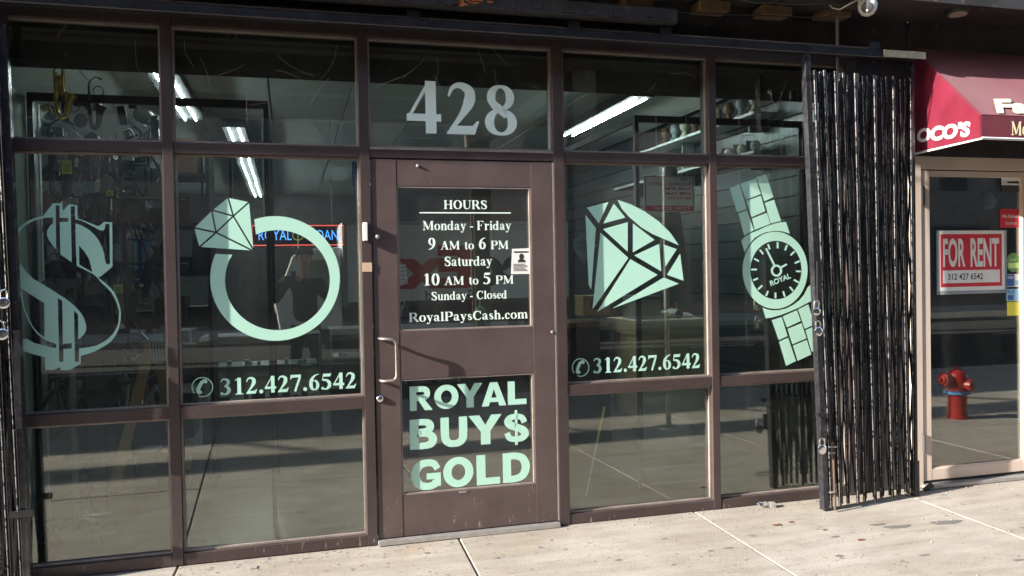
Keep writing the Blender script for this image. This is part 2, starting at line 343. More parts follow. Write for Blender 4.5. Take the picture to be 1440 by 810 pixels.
# ------------------------------------------------------------------ text engines
class Gl:
    """a bold roman letter built of stems, serifs and swelling curves; cap height 1"""
    T = 0.215; t = 0.055
    def __init__(s): s.q = []
    def rect(s, x0, x1, y0, y1): s.q.append([(x0, y0), (x1, y0), (x1, y1), (x0, y1)]); return s
    def stem(s, x, y0, y1, T=None): T = T or s.T; return s.rect(x-T/2, x+T/2, y0, y1)
    def serif(s, x, y, w=0.40, up=1):
        h = 0.042
        s.rect(x-w/2, x+w/2, y, y+h*up) if up > 0 else s.rect(x-w/2, x+w/2, y-h, y)
        yy = y+h if up > 0 else y-h; k = 0.04*up
        s.q.append([(x-w/2+0.03, yy), (x+w/2-0.03, yy), (x+s.T/2, yy+k), (x-s.T/2, yy+k)]); return s
    def line(s, x0, y0, x1, y1, w):
        d = Vector((x1-x0, y1-y0)).normalized(); n = Vector((-d.y, d.x))*(w/2)
        s.q.append([(x0+n.x, y0+n.y), (x0-n.x, y0-n.y), (x1-n.x, y1-n.y), (x1+n.x, y1+n.y)]); return s
    def curve(s, pts, T=None, t=None, ws=None, closed=False):
        T = T or s.T; t = t or s.t; n = len(pts); P2 = []; WW = []
        seg = n if closed else n-1
        for i in range(seg):
            g = lambda k: Vector(pts[k % n]) if closed else Vector(pts[max(0, min(n-1, k))])
            a, b, c, d = g(i-1), g(i), g(i+1), g(i+2)
            for k in range(7):
                u = k/7; P2.append(0.5*((2*b)+(-a+c)*u+(2*a-5*b+4*c-d)*u*u+(-a+3*b-3*c+d)*u**3))
                if ws: WW.append(ws[i]*(1-u)+ws[(i+1) % n]*u)
        if not closed:
            P2.append(Vector(pts[-1]));
            if ws: WW.append(ws[-1])
        m = len(P2); L = []; Rr = []
        for i in range(m):
            d = (P2[(i+1) % m] if (closed or i < m-1) else P2[i])-(P2[i-1] if (closed or i > 0) else P2[i]); d.normalize()
            w = WW[i] if ws else t+(T-t)*abs(d.y)**1.6; nn = Vector((-d.y, d.x))*(w/2); L.append(P2[i]+nn); Rr.append(P2[i]-nn)
        for i in range(m if closed else m-1):
            j = (i+1) % m; s.q.append([tuple(L[i]), tuple(Rr[i]), tuple(Rr[j]), tuple(L[j])])
        return s
    def ell(s, cx, cy, rx, ry, T=None, t=None):
        return s.curve([(cx+rx*math.cos(a*math.pi/6), cy+ry*math.sin(a*math.pi/6)) for a in range(12)], T, t, closed=True)
    def dot(s, cx, cy, r):
        s.q.append([(cx+r*math.cos(a*math.pi/6), cy+r*math.sin(a*math.pi/6)) for a in range(12)]); return s
X = 0.69   # x height
def mk():
    g = {}
    def n(c, adv): g[c] = (Gl(), adv); return g[c][0]
    q = n('H', 1.12); [q.stem(x, 0, 1).serif(x, 0).serif(x, 1, up=-1) for x in (0.23, 0.87)]; q.rect(0.3, 0.8, 0.48, 0.54)
    n('O', 1.10).ell(0.54, 0.5, 0.385, 0.475, 0.24)
    q = n('U', 1.06); q.serif(0.24, 1, up=-1).serif(0.86, 1, 0.30, up=-1); q.curve([(0.24, 1), (0.24, 0.6), (0.25, 0.3), (0.36, 0.07), (0.56, 0.03), (0.77, 0.12), (0.86, 0.35), (0.86, 0.7), (0.86, 1)], ws=[.215, .215, .21, .14, .07, .08, .075, .07, .07])
    q = n('R', 1.08); q.stem(0.23, 0, 1).serif(0.23, 0); q.rect(0.03, 0.4, 0.955, 1); q.curve([(0.25, 0.965), (0.5, 0.965), (0.70, 0.90), (0.77, 0.74), (0.70, 0.57), (0.5, 0.50), (0.25, 0.50)], ws=[.06, .06, .17, .22, .17, .06, .06]); q.line(0.55, 0.5, 0.92, 0.03, 0.22); q.rect(0.74, 1.08, 0, 0.042)
    q = n('P', 0.92); q.stem(0.23, 0, 1).serif(0.23, 0); q.rect(0.03, 0.4, 0.955, 1); q.curve([(0.25, 0.965), (0.5, 0.965), (0.72, 0.89), (0.78, 0.72), (0.72, 0.54), (0.5, 0.47), (0.25, 0.47)], ws=[.06, .06, .17, .22, .17, .06, .06])
    q = n('S', 0.82); q.curve([(0.68, 0.72), (0.62, 0.90), (0.42, 0.965), (0.22, 0.90), (0.17, 0.74), (0.28, 0.60), (0.5, 0.48), (0.65, 0.34), (0.64, 0.15), (0.46, 0.035), (0.25, 0.06), (0.12, 0.30)], ws=[.04, .08, .09, .16, .2, .22, .23, .2, .17, .09, .07, .04]); q.rect(0.665, 0.705, 0.68, 1); q.rect(0.09, 0.13, 0, 0.33)
    q = n('M', 1.36); q.rect(0.165, 0.23, 0, 1); q.serif(0.2, 0, 0.32); q.line(0.22, 0.96, 0.66, 0.10, 0.22); q.line(1.04, 0.96, 0.66, 0.10, 0.07); q.stem(1.10, 0, 1); q.serif(1.10, 0); q.rect(0.02, 0.33, 0.957, 1); q.rect(0.98, 1.30, 0.957, 1)
    q = n('F', 0.90); q.stem(0.23, 0, 1).serif(0.23, 0); q.rect(0.03, 0.82, 0.945, 1); q.rect(0.3, 0.56, 0.49, 0.54); q.rect(0.55, 0.59, 0.36, 0.67); q.q.append([(0.82, 1), (0.55, 0.95), (0.78, 0.88), (0.83, 0.70)])
    q = n('A', 1.04); q.line(0.19, 0.02, 0.50, 0.97, 0.07); q.line(0.52, 0.97, 0.82, 0.02, 0.23); q.rect(0.28, 0.70, 0.31, 0.365); q.rect(0.02, 0.34, 0, 0.042); q.rect(0.62, 1.03, 0, 0.042)
    q = n('C', 1.02); q.curve([(0.88, 0.68), (0.80, 0.88), (0.58, 0.965), (0.30, 0.85), (0.19, 0.5), (0.30, 0.15), (0.58, 0.035), (0.80, 0.10), (0.93, 0.26)], ws=[.05, .08, .08, .17, .24, .17, .08, .08, .04]); q.rect(0.87, 0.91, 0.66, 1)
    q = n('a', 0.72); q.ell(0.28, 0.19, 0.15, 0.155, 0.17, 0.05); q.curve([(0.13, 0.52), (0.20, 0.62), (0.32, 0.655), (0.44, 0.60), (0.475, 0.45), (0.475, 0.2), (0.50, 0.08), (0.68, 0.06)], ws=[.12, .09, .06, .13, .18, .18, .14, .05]); q.dot(0.14, 0.53, 0.075)
    q = n('o', 0.74); q.ell(0.36, 0.345, 0.25, 0.32, 0.19, 0.05)
    q = n('n', 0.80); [q.stem(x, 0, y, .19).serif(x, 0, .32) for x, y in ((0.20, X), (0.60, 0.5))]; q.rect(0.03, 0.25, X-0.05, X-0.01); q.curve([(0.26, 0.52), (0.38, 0.63), (0.52, 0.64), (0.60, 0.5)], ws=[.05, .09, .15, .19])
    q = n('h', 0.80); [q.stem(x, 0, y, .19).serif(x, 0, .32) for x, y in ((0.20, 1), (0.60, 0.5))]; q.rect(0.03, 0.25, 0.955, 1); q.curve([(0.26, 0.52), (0.38, 0.63), (0.52, 0.64), (0.60, 0.5)], ws=[.05, .09, .15, .19])
    q = n('m', 1.20); [q.stem(x, 0, y, .19).serif(x, 0, .32) for x, y in ((0.20, X), (0.60, 0.5), (1.0, 0.5))]; q.rect(0.03, 0.25, X-0.05, X-0.01)
    for o in (0, .4): q.curve([(0.26+o, 0.52), (0.38+o, 0.63), (0.52+o, 0.64), (0.60+o, 0.5)], ws=[.05, .09, .15, .19])
    q = n('d', 0.80); q.ell(0.32, 0.33, 0.22, 0.305, 0.18, 0.05); q.stem(0.56, 0.02, 1, .19); q.rect(0.38, 0.6, 0.955, 1); q.rect(0.5, 0.76, 0.0, 0.045)
    q = n('y', 0.74); q.line(0.17, X-0.03, 0.40, 0.08, 0.19); q.line(0.60, X-0.03, 0.36, -0.06, 0.06); q.curve([(0.36, -0.06), (0.26, -0.22), (0.13, -0.22)], ws=[.06, .07, .1]); q.dot(0.12, -0.19, 0.075); q.rect(0.02, 0.34, X-0.045, X); q.rect(0.46, 0.74, X-0.045, X)
    q = n('r', 0.62); q.stem(0.21, 0, X, .19).serif(0.21, 0, .34); q.rect(0.03, 0.25, X-0.05, X-0.01); q.curve([(0.28, 0.48), (0.38, 0.61), (0.50, 0.60)], ws=[.05, .08, .12]); q.dot(0.51, 0.58, 0.085)
    q = n('i', 0.42); q.stem(0.21, 0, X, .19).serif(0.21, 0, .34); q.rect(0.03, 0.25, X-0.05, X-0.01); q.dot(0.21, 0.90, 0.105)
    q = n('l', 0.42); q.stem(0.21, 0, 1, .19).serif(0.21, 0, .34); q.rect(0.03, 0.25, 0.955, 1)
    q = n('t', 0.48); q.curve([(0.22, 0.88), (0.22, 0.5), (0.22, 0.2), (0.28, 0.06), (0.44, 0.08)], ws=[.12, .19, .19, .13, .04]); q.rect(0.03, 0.44, X-0.05, X)
    q = n('u', 0.80); q.stem(0.60, 0.02, X, .19); q.curve([(0.20, X), (0.20, 0.3), (0.26, 0.08), (0.42, 0.06), (0.54, 0.18)], ws=[.19, .19, .15, .09, .05]); q.rect(0.03, 0.25, X-0.045, X); q.rect(0.44, 0.64, X-0.045, X); q.rect(0.56, 0.78, 0, 0.045)
    q = n('e', 0.64); q.curve([(0.12, 0.38), (0.54, 0.38), (0.50, 0.57), (0.34, 0.65), (0.16, 0.52), (0.13, 0.34), (0.18, 0.14), (0.36, 0.05), (0.56, 0.18)], ws=[.05, .05, .12, .05, .14, .18, .16, .09, .04])
    q = n('c', 0.64); q.curve([(0.50, 0.52), (0.44, 0.63), (0.32, 0.65), (0.18, 0.55), (0.14, 0.34), (0.20, 0.12), (0.37, 0.05), (0.56, 0.18)], ws=[.12, .08, .06, .14, .19, .16, .09, .04]); q.dot(0.49, 0.53, 0.085)
    q = n('s', 0.56); q.curve([(0.44, 0.50), (0.38, 0.63), (0.25, 0.64), (0.15, 0.54), (0.22, 0.41), (0.38, 0.30), (0.45, 0.17), (0.34, 0.05), (0.20, 0.06), (0.09, 0.22)], ws=[.04, .06, .08, .14, .17, .18, .15, .08, .06, .04])
    n('.', 0.36).dot(0.18, 0.10, 0.115); n('-', 0.50).rect(0.06, 0.42, 0.28, 0.40); g[' '] = (Gl(), 0.36)
    q = n('1', 0.72); q.stem(0.38, 0, 0.98).serif(0.38, 0, .46); q.curve([(0.12, 0.84), (0.25, 0.89), (0.38, 0.99)], ws=[.03, .05, .06])
    q = n('2', 0.74); q.curve([(0.09, 0.72), (0.17, 0.89), (0.33, 0.94), (0.50, 0.83), (0.49, 0.62), (0.34, 0.36), (0.10, 0.05)], ws=[.04, .08, .12, .2, .22, .12, .05]); q.q.append([(0.05, 0), (0.60, 0), (0.69, 0.26), (0.64, 0.26), (0.56, 0.17), (0.17, 0.16), (0.05, 0.04)])
    q = n('3', 0.74); q.curve([(0.09, 0.78), (0.18, 0.92), (0.33, 0.94), (0.50, 0.82), (0.47, 0.63), (0.28, 0.52)], ws=[.04, .08, .1, .19, .15, .04]); q.curve([(0.28, 0.52), (0.48, 0.44), (0.54, 0.26), (0.42, 0.09), (0.24, 0.04), (0.12, 0.09)], ws=[.04, .17, .21, .15, .07, .10]); q.dot(0.13, 0.10, 0.085)
    q = n('4', 0.74); q.stem(0.50, 0, 1, .21); q.line(0.07, 0.30, 0.46, 0.97, 0.06); q.rect(0.03, 0.70, 0.23, 0.37)
    q = n('5', 0.74); q.q.append([(0.17, 0.98), (0.60, 0.98), (0.66, 1.03), (0.60, 0.80), (0.20, 0.80)]); q.line(0.19, 0.97, 0.12, 0.58, 0.05); q.curve([(0.12, 0.60), (0.36, 0.58), (0.53, 0.43), (0.53, 0.22), (0.38, 0.06), (0.22, 0.05), (0.11, 0.10)], ws=[.06, .15, .2, .21, .11, .07, .08]); q.dot(0.13, 0.10, 0.085)
    q = n('6', 0.74); q.curve([(0.66, 0.97), (0.42, 0.90), (0.22, 0.66), (0.17, 0.34), (0.24, 0.12), (0.38, 0.035), (0.52, 0.12), (0.58, 0.32), (0.50, 0.53), (0.36, 0.59), (0.24, 0.52)], ws=[.03, .09, .18, .22, .17, .05, .15, .19, .14, .06, .04])
    q = n('7', 0.74); q.q.append([(0.07, 1), (0.70, 1), (0.66, 0.84), (0.16, 0.83), (0.08, 0.72), (0.05, 0.72)]); q.line(0.625, 0.86, 0.32, 0.0, 0.13)
    q = n('8', 0.74); q.ell(0.37, 0.255, 0.235, 0.225, 0.19, 0.06); q.ell(0.37, 0.74, 0.195, 0.21, 0.17, 0.06); q.line(0.22, 0.60, 0.50, 0.40, 0.16)
    q = n('9', 0.74); q.curve([(0.08, 0.03), (0.32, 0.10), (0.52, 0.34), (0.57, 0.66), (0.50, 0.88), (0.36, 0.965), (0.22, 0.88), (0.16, 0.68), (0.24, 0.47), (0.38, 0.41), (0.50, 0.48)], ws=[.03, .09, .18, .22, .17, .05, .15, .19, .14, .06, .04])
    q = n('0', 0.74); q.ell(0.37, 0.49, 0.235, 0.465, 0.20, 0.05)
    return g
def heavy():
    g = {}
    def n(c): g[c] = Gl(); return g[c]
    q = n('R'); q.rect(0, .28, 0, 1); q.curve([(.14,.88),(.5,.88),(.68,.83),(.73,.70),(.68,.57),(.5,.52),(.14,.52)], ws=[.24]*7); q.q.append([(.34,.44),(.62,.44),(.95,0),(.62,0)])
    n('O').ell(.5, .5, .365, .385, .275, .235)
    n('Y').q.append([(0,1),(.32,1),(.49,.66),(.66,1),(.97,1),(.63,.44),(.63,0),(.35,0),(.35,.44)])
    q = n('A'); q.q += [[(0,0),(.285,0),(.50,.72),(.50,1),(.35,1)], [(.5,.72),(.715,0),(1,0),(.65,1),(.5,1)]]; q.rect(.30, .70, .165, .35)
    n('L').rect(0, .28, 0, 1).rect(.28, .74, 0, .23)
    q = n('B'); q.rect(0, .28, 0, 1); q.curve([(.14,.895),(.45,.895),(.61,.85),(.66,.74),(.61,.63),(.45,.585),(.14,.585)], ws=[.21,.21,.24,.26,.24,.2,.2]); q.curve([(.14,.51),(.5,.51),(.68,.44),(.74,.31),(.68,.17),(.5,.11),(.14,.11)], ws=[.2,.2,.24,.28,.26,.22,.22])
    n('U').curve([(.14,1),(.14,.5),(.17,.25),(.30,.13),(.45,.11),(.60,.13),(.73,.25),(.76,.5),(.76,1)], ws=[.28,.28,.27,.24,.23,.24,.27,.28,.28])
    q = n('$'); q.curve([(.72,.66),(.63,.83),(.42,.885),(.21,.83),(.15,.70),(.26,.58),(.46,.50),(.65,.41),(.73,.27),(.64,.14),(.42,.095),(.20,.15),(.11,.33)], ws=[.20,.20,.18,.22,.26,.26,.25,.26,.27,.22,.18,.20,.20]); q.rect(.385, .475, -.10, 1.10)
    q = n('G'); q.curve([(.86,.66),(.74,.84),(.52,.885),(.28,.82),(.15,.62),(.15,.4),(.26,.19),(.5,.115),(.72,.15),(.80,.24)], ws=[.2,.23,.23,.26,.28,.28,.26,.23,.23,.26]); q.rect(.50, .96, .34, .54); q.rect(.74, .96, .10, .36)
    q = n('D'); q.rect(0, .28, 0, 1); q.curve([(.14,.885),(.42,.885),(.66,.80),(.77,.6),(.77,.4),(.66,.2),(.42,.115),(.14,.115)], ws=[.23,.23,.26,.28,.28,.26,.23,.23])
    return g
HEAVY = heavy()
GLYPH = mk()
def serif_text(s, small=None):
    """list of polygons in em of the cap height, and the total width; chars in `small` spans are drawn smaller"""
    polys = []; x = 0.0
    for i, c in enumerate(s):
        gl, adv = GLYPH[c]; k = small if (small and c in 'AMPto') else 1.0
        for q in gl.q: polys.append([(x+px*k, py*k) for px, py in q])
        x += adv*k
    return polys, x
def serif_on_plane(s, x0, x1, z0, h, Y, small=None):
    polys, w = serif_text(s, small)
    xs = [p[0] for q in polys for p in q]; a, b = min(xs), max(xs); mb = MB()
    for i, q in enumerate(polys):
        yy = Y-0.0006-0.00004*(i % 9)
        mb.prism([(x0+(px-a)/(b-a)*(x1-x0), yy, z0+py*h) for px, py in q], (0, 1, 0), 0.0004)
    return mb
def serif_line(s, x0, x1, z0, h, Y, mat, parent, small=None, name='letter'):
    """a line of bold roman lettering, each character a piece of its own"""
    polys, w = serif_text(s, small); xs = [p[0] for q in polys for p in q]; a, b = min(xs), max(xs); x = 0.0
    for c in s:
        gl, adv = GLYPH[c]; k = small if (small and c in 'AMPto') else 1.0; mb = MB()
        for i, q in enumerate(gl.q):
            mb.prism([(x0+(x+px*k-a)/(b-a)*(x1-x0), Y-0.0006-0.00004*(i % 9), z0+py*k*h) for px, py in q], (0, 1, 0), 0.0004)
        if gl.q: mb.build(name, mat, parent)
        x += adv*k
def sans_polys(s, off=0.0, shear=0.0, space=1.0):
    """built-in font, emboldened; unit-box normalised -> triangles/ngons as (verts, faces)"""
    c = bpy.data.curves.new('tmp', 'FONT'); c.body = s; c.offset = off; c.shear = shear; c.space_character = space; c.resolution_u = 4
    o = bpy.data.objects.new('tmp', c); COL.objects.link(o); bpy.context.view_layer.update()
    me = o.evaluated_get(bpy.context.evaluated_depsgraph_get()).to_mesh()
    vs = [tuple(v.co) for v in me.vertices]; fs = [tuple(p.vertices) for p in me.polygons]
    bpy.data.objects.remove(o); bpy.data.curves.remove(c)
    xs = [v[0] for v in vs]; ys = [v[1] for v in vs]; a, b, d, e = min(xs), max(xs), min(ys), max(ys)
    return [((v[0]-a)/(b-a), (v[1]-d)/(e-d)) for v in vs], fs
def sans_map(s, fn, off=0.0, shear=0.0, space=1.0, mb=None):
    """fn(s,t) -> 3-D point"""
    mb = mb or MB(); vs, fs = sans_polys(s, off, shear, space); mb.add([fn(*v) for v in vs], fs); return mb
def sans_on_plane(s, x0, x1, z0, z1, Y, off=0.0, mb=None, space=1.0, mirror=False):
    return sans_map(s, lambda a, b: (x0+a*(x1-x0), Y, z0+b*(z1-z0)), off, 0, space, mb)
def px_box(l, t, r_, bl, br, Y):
    """plane rectangle from photo pixels: left u, top v (at left), right u, baseline v at left and right"""
    a = W(l, bl, Y); b = W(r_, br, Y); c = W(l, t, Y); return a.x, b.x, (a.z+b.z)/2, c.z-a.z
def poly_px(pts, org=(0, 0), sc=1.0, Y=GLY, mb=None, t=0.0004, off=0.0):
    mb = mb or MB(); mb.prism([W(org[0]+x/sc, org[1]+y/sc, Y-0.0006-off) for x, y in pts], (0, 1, 0), t); return mb
def fill_px(splines, org, sc, Y, name, mat, parent):
    """2-D outlines with holes, filled, laid on the plane y=Y"""
    c = bpy.data.curves.new('tmp', 'CURVE'); c.dimensions = '2D'; c.fill_mode = 'BOTH'
    for pts in splines:
        sp = c.splines.new('POLY'); sp.points.add(len(pts)-1); sp.use_cyclic_u = True
        for p, (x, y) in zip(sp.points, pts):
            w = W(org[0]+x/sc, org[1]+y/sc, Y); p.co = (w.x, w.z, 0, 1)
    o = bpy.data.objects.new('tmp', c); COL.objects.link(o); bpy.context.view_layer.update()
    me = o.evaluated_get(bpy.context.evaluated_depsgraph_get()).to_mesh()
    vs = [(v.co.x, Y-0.0008, v.co.y) for v in me.vertices]; fs = [tuple(p.vertices) for p in me.polygons]
    bpy.data.objects.remove(o); bpy.data.curves.remove(c)
    return MB().add(vs, fs).build(name, mat, parent)

# ------------------------------------------------------------------ storefront frame
VX = [(-1.665, -1.613), (-0.614, -0.563), (0.378, 0.431), (1.486, 1.548), (2.488, 2.537), (3.470, 3.545)]
ZS, ZL0, ZL1, ZU0, ZU1, ZT = 0.061, 0.765, 0.822, 2.126, 2.182, 2.83
FD = 0.11
sf = thing('storefront', 'dark bronze metal storefront frame with tall glass panes facing the sidewalk', 'storefront', (0.9, 0, 0))
for a, b in VX: MB().box(a, b, 0.0, FD, 0.004, ZT).build('mullion', 'bronze_shade', sf, bevel=0.0015)
BAYS = [(VX[0][1], VX[1][0], 1), (VX[1][1], VX[2][0], 1), (VX[2][1], VX[3][0], 0), (VX[3][1], VX[4][0], 1), (VX[4][1], VX[5][0], 1)]
e = 0.0015
for x0, x1, full in BAYS:
    MB().box(x0+e, x1-e, 0.003, FD-0.003, ZU0, ZU1).build('transom_bar', 'bronze_shade', sf, bevel=0.0015)
    MB().box(x0+e, x1-e, 0.003, FD-0.003, ZT-0.05, ZT).build('head_bar', 'bronze_shade', sf, bevel=0.0015)
    rows = [(ZU1, ZT-0.05)]
    if full:
        MB().box(x0+e, x1-e, 0.003, FD-0.003, ZL0, ZL1).build('transom_bar', 'bronze_shade', sf, bevel=0.0015)
        MB().box(x0+e, x1-e, 0.003, FD-0.003, 0.004, ZS).build('sill_bar', 'bronze_shade', sf, bevel=0.0015)
        rows += [(ZL1, ZU0), (ZS, ZL0)]
    for z0, z1 in rows:
        g = 0.012
        MB().box(x0+e, x1-e, GLY, GLY+0.006, z0+0.001, z1-0.001).build('glass_pane', 'glass', sf)
        bd = MB()                                     # glazing bead round the pane
        for q in ((x0+e, x0+g, z0+e, z1-e), (x1-g, x1-e, z0+e, z1-e), (x0+g, x1-g, z0+e, z0+g), (x0+g, x1-g, z1-g, z1-e)):
            bd.box(q[0], q[1], 0.027, GLY-0.001, q[2], q[3])
        bd.build('glazing_bead', 'bead', sf)
# transom above the door has an inner stop
MB().box(VX[2][1]+e, VX[3][0]-e, 0.0, 0.004, ZU1-0.012, ZU1).build('stop_bead', 'bead', sf)

# door, hinged at the right
DX0, DX1, DZ0, DZ1 = 0.440, 1.474, 0.034, 2.117
DY = 0.006
door = thing('entrance_door', 'brown metal entrance door with two glass panels and white opening hours lettering', 'door', (0.957, 0, 0))
wl, wr_ = W(560, 400, DY).x, W(749, 400, DY).x
wt, wb = W(655, 262.5, DY).z, W(655, 463, DY).z
w2t, w2b = W(659, 529, DY).z, W(659, 689, DY).z
DT = 0.045
MB().box(DX0, wl, DY, DY+DT, DZ0, DZ1).build('stile', 'bronze', door, bevel=0.0012)
MB().box(wr_, DX1, DY, DY+DT, DZ0, DZ1).build('stile', 'bronze', door, bevel=0.0012)
for z0, z1 in ((wt, DZ1), (w2t, wb), (DZ0, w2b)): MB().box(wl+.0012, wr_-.0012, DY+.0015, DY+DT-.001, z0, z1).build('rail', 'bronze', door, bevel=0.0012)
for z0, z1 in ((wb, wt), (w2b, w2t)):
    MB().box(wl+.001, wr_-.001, DY+0.02, DY+0.026, z0+.001, z1-.001).build('glass_pane', 'glass_d', door)
    bd = MB()
    for q in ((wl+e, wl+.009, z0+e, z1-e), (wr_-.012, wr_-e, z0+e, z1-e), (wl+.009, wr_-.012, z0+e, z0+.01), (wl+.009, wr_-.012, z1-.009, z1-e)): bd.box(q[0], q[1], DY+.004, DY+.019, q[2], q[3])
    bd.build('glazing_bead', 'bead', door)
h0, h1 = W(536, 476, 0), W(536, 535, 0); hx = W(556, 505, 0).x
MB().tube([(h0.x-.01, DY, h0.z), (h0.x-.005, -.03, h0.z), (h0.x+.01, -.045, h0.z), (hx-.02, -.052, h0.z-.002), (hx-.004, -.052, h0.z-.014), (hx, -.052, h0.z-.035), (hx, -.052, h1.z+.035), (hx-.004, -.052, h1.z+.014), (hx-.02, -.052, h1.z+.002), (h0.x+.01, -.045, h1.z), (h0.x-.005, -.03, h1.z), (h0.x-.01, DY, h1.z)], 0.0085, 10).build('door_handle', 'satin', door)
p = W(534.5, 561, 0); MB().lathe([(0.021, 0), (0.021, .004), (0.017, .010), (0.013, .013), (0.004, .014)], (p.x, DY, p.z), (0, -1, 0)).build('lock_cylinder', 'chrome', door)
p = W(530.5, 333, 0); lk = MB().lathe([(0.014, 0), (0.014, .006), (0.010, .022), (0.004, .026)], (p.x, DY, p.z), (0, -1, 0)).build('bolt_head', 'alum', door)
p = W(587.5, 233, 0); MB().lathe([(0.009, 0), (0.008, .006), (0.003, .009)], (p.x, DY, p.z), (0, -1, 0)).build('bolt_head', 'alum', door)
p = W(777, 467, 0); MB().lathe([(0.009, 0), (0.008, .006), (0.003, .009)], (p.x, DY, p.z), (0, -1, 0)).build('bolt_head', 'alum', door)
p = W(651, 692, 0); MB().box(p.x-.022, p.x+.022, DY-.001, DY+.001, p.z-.005, p.z+.003).build('maker_plate', 'alum', door)
MB().box(DX0-.006, DX1+.006, -0.03, 0.10, 0.003, 0.028).build('threshold', 'alum', sf, bevel=0.002)
MB().box(1.4765, 1.484, 0.004, 0.05, 0.034, 2.117).build('lit_hinge_strip', 'alum', sf)  # bright metal stands in for sunlight on the hinge-side door gap
p = W(513.5, 326, 0); MB().box(p.x-.013, p.x+.012, -.022, -.001, p.z-.05, p.z+.05).build('contact_sensor', 'white', sf, bevel=0.003)
p = W(516, 375.5, 0); MB().box(p.x-.027, p.x+.027, -.002, -.0005, p.z-.026, p.z+.024).build('mullion_sticker', 'tan', sf)

# ------------------------------------------------------------------ vinyl lettering and pictures on the glass
def decal(name, label, group=None): return thing(name, label, 'window decal', (W(720, 400, GLY).x, GLY, 0), group)
a = decal('number_decal', 'large pale street number 428 on the glass above the door')
x0, x1, z0, h = px_box(571.8, 115, 726.2, 188.2, 191.5, GLY)
zz = (W(590, 187.5, GLY).z + W(700, 190, GLY).z)/2; hh = W(590, 113.5, GLY).z-W(590, 187.5, GLY).z
for c, (l, r_) in zip('428', ((571.8, 620), (628, 673.5), (681.5, 726.5))):
    serif_on_plane(c, W(l, 150, GLY).x, W(r_, 150, GLY).x, zz, hh, GLY).build('digit', 'tint', a)
DG = DY+0.019
a = decal('hours_decal', 'white serif opening hours and web address on the upper door glass')
for s, l, t, r_, bl, br, sm in (('HOURS', 624.2, 281.8, 684.7, 294.2, 293.8, None), ('Monday - Friday', 594.4, 311.2, 719.2, 324.2, 322.8, None),
        ('9 AM to 6 PM', 602.4, 334.8, 714.9, 351.6, 349.8, .72), ('Saturday', 625.6, 361, 692.6, 374.2, 373.4, None), ('10 AM to 5 PM', 596.4, 385, 722.2, 401.8, 398.6, .72),
        ('Sunday - Closed', 607, 410.4, 713, 422.2, 419.8, None), ('RoyalPaysCash.com', 575, 440, 742.2, 453, 447.6, None)):
    x0, x1, z0, h = px_box(l, t, r_, bl, br, DG); 
    ln = bpy.data.objects.new('text_line', None); COL.objects.link(ln); place(ln, a); ORI[ln.name] = Vector((0, 0, 0)); serif_line(s, x0, x1, z0, h, DG, 'tint', ln, sm)
x0, x1 = W(590, 299.3, DG).x, W(718.3, 299.3, DG).x; zc = W(654, 299.3, DG).z
MB().box(x0, x1, DG-.001, DG-.0004, zc-.0035, zc+.0035).build('rule_line', 'tint', a)
a = decal('slogan_decal', 'mint sans serif slogan ROYAL BUY$ GOLD on the lower door glass')
for s, l, tl, r_, bl, br, tr_ in (('ROYAL', 577, 543, 741, 577, 569, 535.5), ('BUY$', 576, 589, 743.5, 631, 622, 581), ('GOLD', 576.5, 646.5, 744, 688.5, 678.5, 636)):
    A, B = W(l, bl, DG), W(r_, br, DG); tz = (W(l, tl, DG).z+W(r_, tr_, DG).z)/2; z0 = (A.z+B.z)/2
    tl_ = bpy.data.objects.new('text_line', None); COL.objects.link(tl_); place(tl_, a); ORI[tl_.name] = Vector((0, 0, 0))
    spans = {'ROYAL': ((577, 609), (611.5, 645.5), (643.5, 679.5), (678, 712.5), (715, 741)), 'BUY$': ((576, 614.5), (619.5, 657), (659, 705.5), (709, 743.5)), 'GOLD': ((576.5, 618.5), (622, 664.5), (669, 702), (706, 744))}[s]
    for c_, (ua, ub) in zip(s, spans):
        f_ = (ua-l)/(r_-l); zb_ = A.z+(B.z-A.z)*f_; xa, xb = W(ua, 600, DG).x, W(ub, 600, DG).x; mb = MB()
        gq = HEAVY[c_].q; xs_ = [t_[0] for k_ in gq for t_ in k_]; g0, g1 = min(xs_), max(xs_); hz = tz-z0
        for k_, qq in enumerate(gq): mb.prism([(xa+(px_-g0)/(g1-g0)*(xb-xa), DG-.0008-.00004*(k_ % 9), z0+py_*hz) for px_, py_ in qq], (0, 1, 0), .0004)
        lt_ = mb.build('letter', 'vinyl', tl_)
phones = []
for i, (ic, il, ir, txt) in enumerate((((284.5, 544.4), 15.3, 14.2, (310, 531.7, 501, 555.5, 546.1)), ((816.5, 516.8), 12.2, 13.0, (834.6, 503.4, 984.5, 525.2, 517.2)))):
    a = decal('phone_number_decal', ('mint phone number 312.427.6542 beneath the ring picture', 'mint phone number 312.427.6542 beneath the loose cut diamond picture')[i], 'phone numbers lettered on the glass')
    l, t, r_, bl, br = txt
    x0, x1, z0, _ = px_box(l, t, r_, bl, br, GLY); h = W(l, t, GLY).z-W(l, bl, GLY).z
    serif_line('312.427.6542', x0, x1, z0, h, GLY, 'vinyl', a, name='digit')
    mb = MB(); n = 40
    for k in range(n-3):
        q = []
        for kk, rr in ((k, 1.0), (k+1, 1.0), (k+1, .90), (k, .90)):
            an = math.radians(140)+kk*2*math.pi/n; q.append((ic[0]+il*rr*math.cos(an), ic[1]+ir*rr*math.sin(an)))
        poly_px(q, mb=mb)
    mb.build('handset_circle', 'vinyl', a)
    hs = [(150,135),(165,131),(181,143),(179,163),(166,168),(155,160),(140,180),(124,215),(127,228),(142,235),(136,250),(112,257),(93,242),(92,218),(105,185),(125,150)]
    poly_px([(ic[0]+(x-141)/88*il, ic[1]+(y-198)/82*ir) for x, y in hs], off=.0001).build('handset', 'vinyl', a)
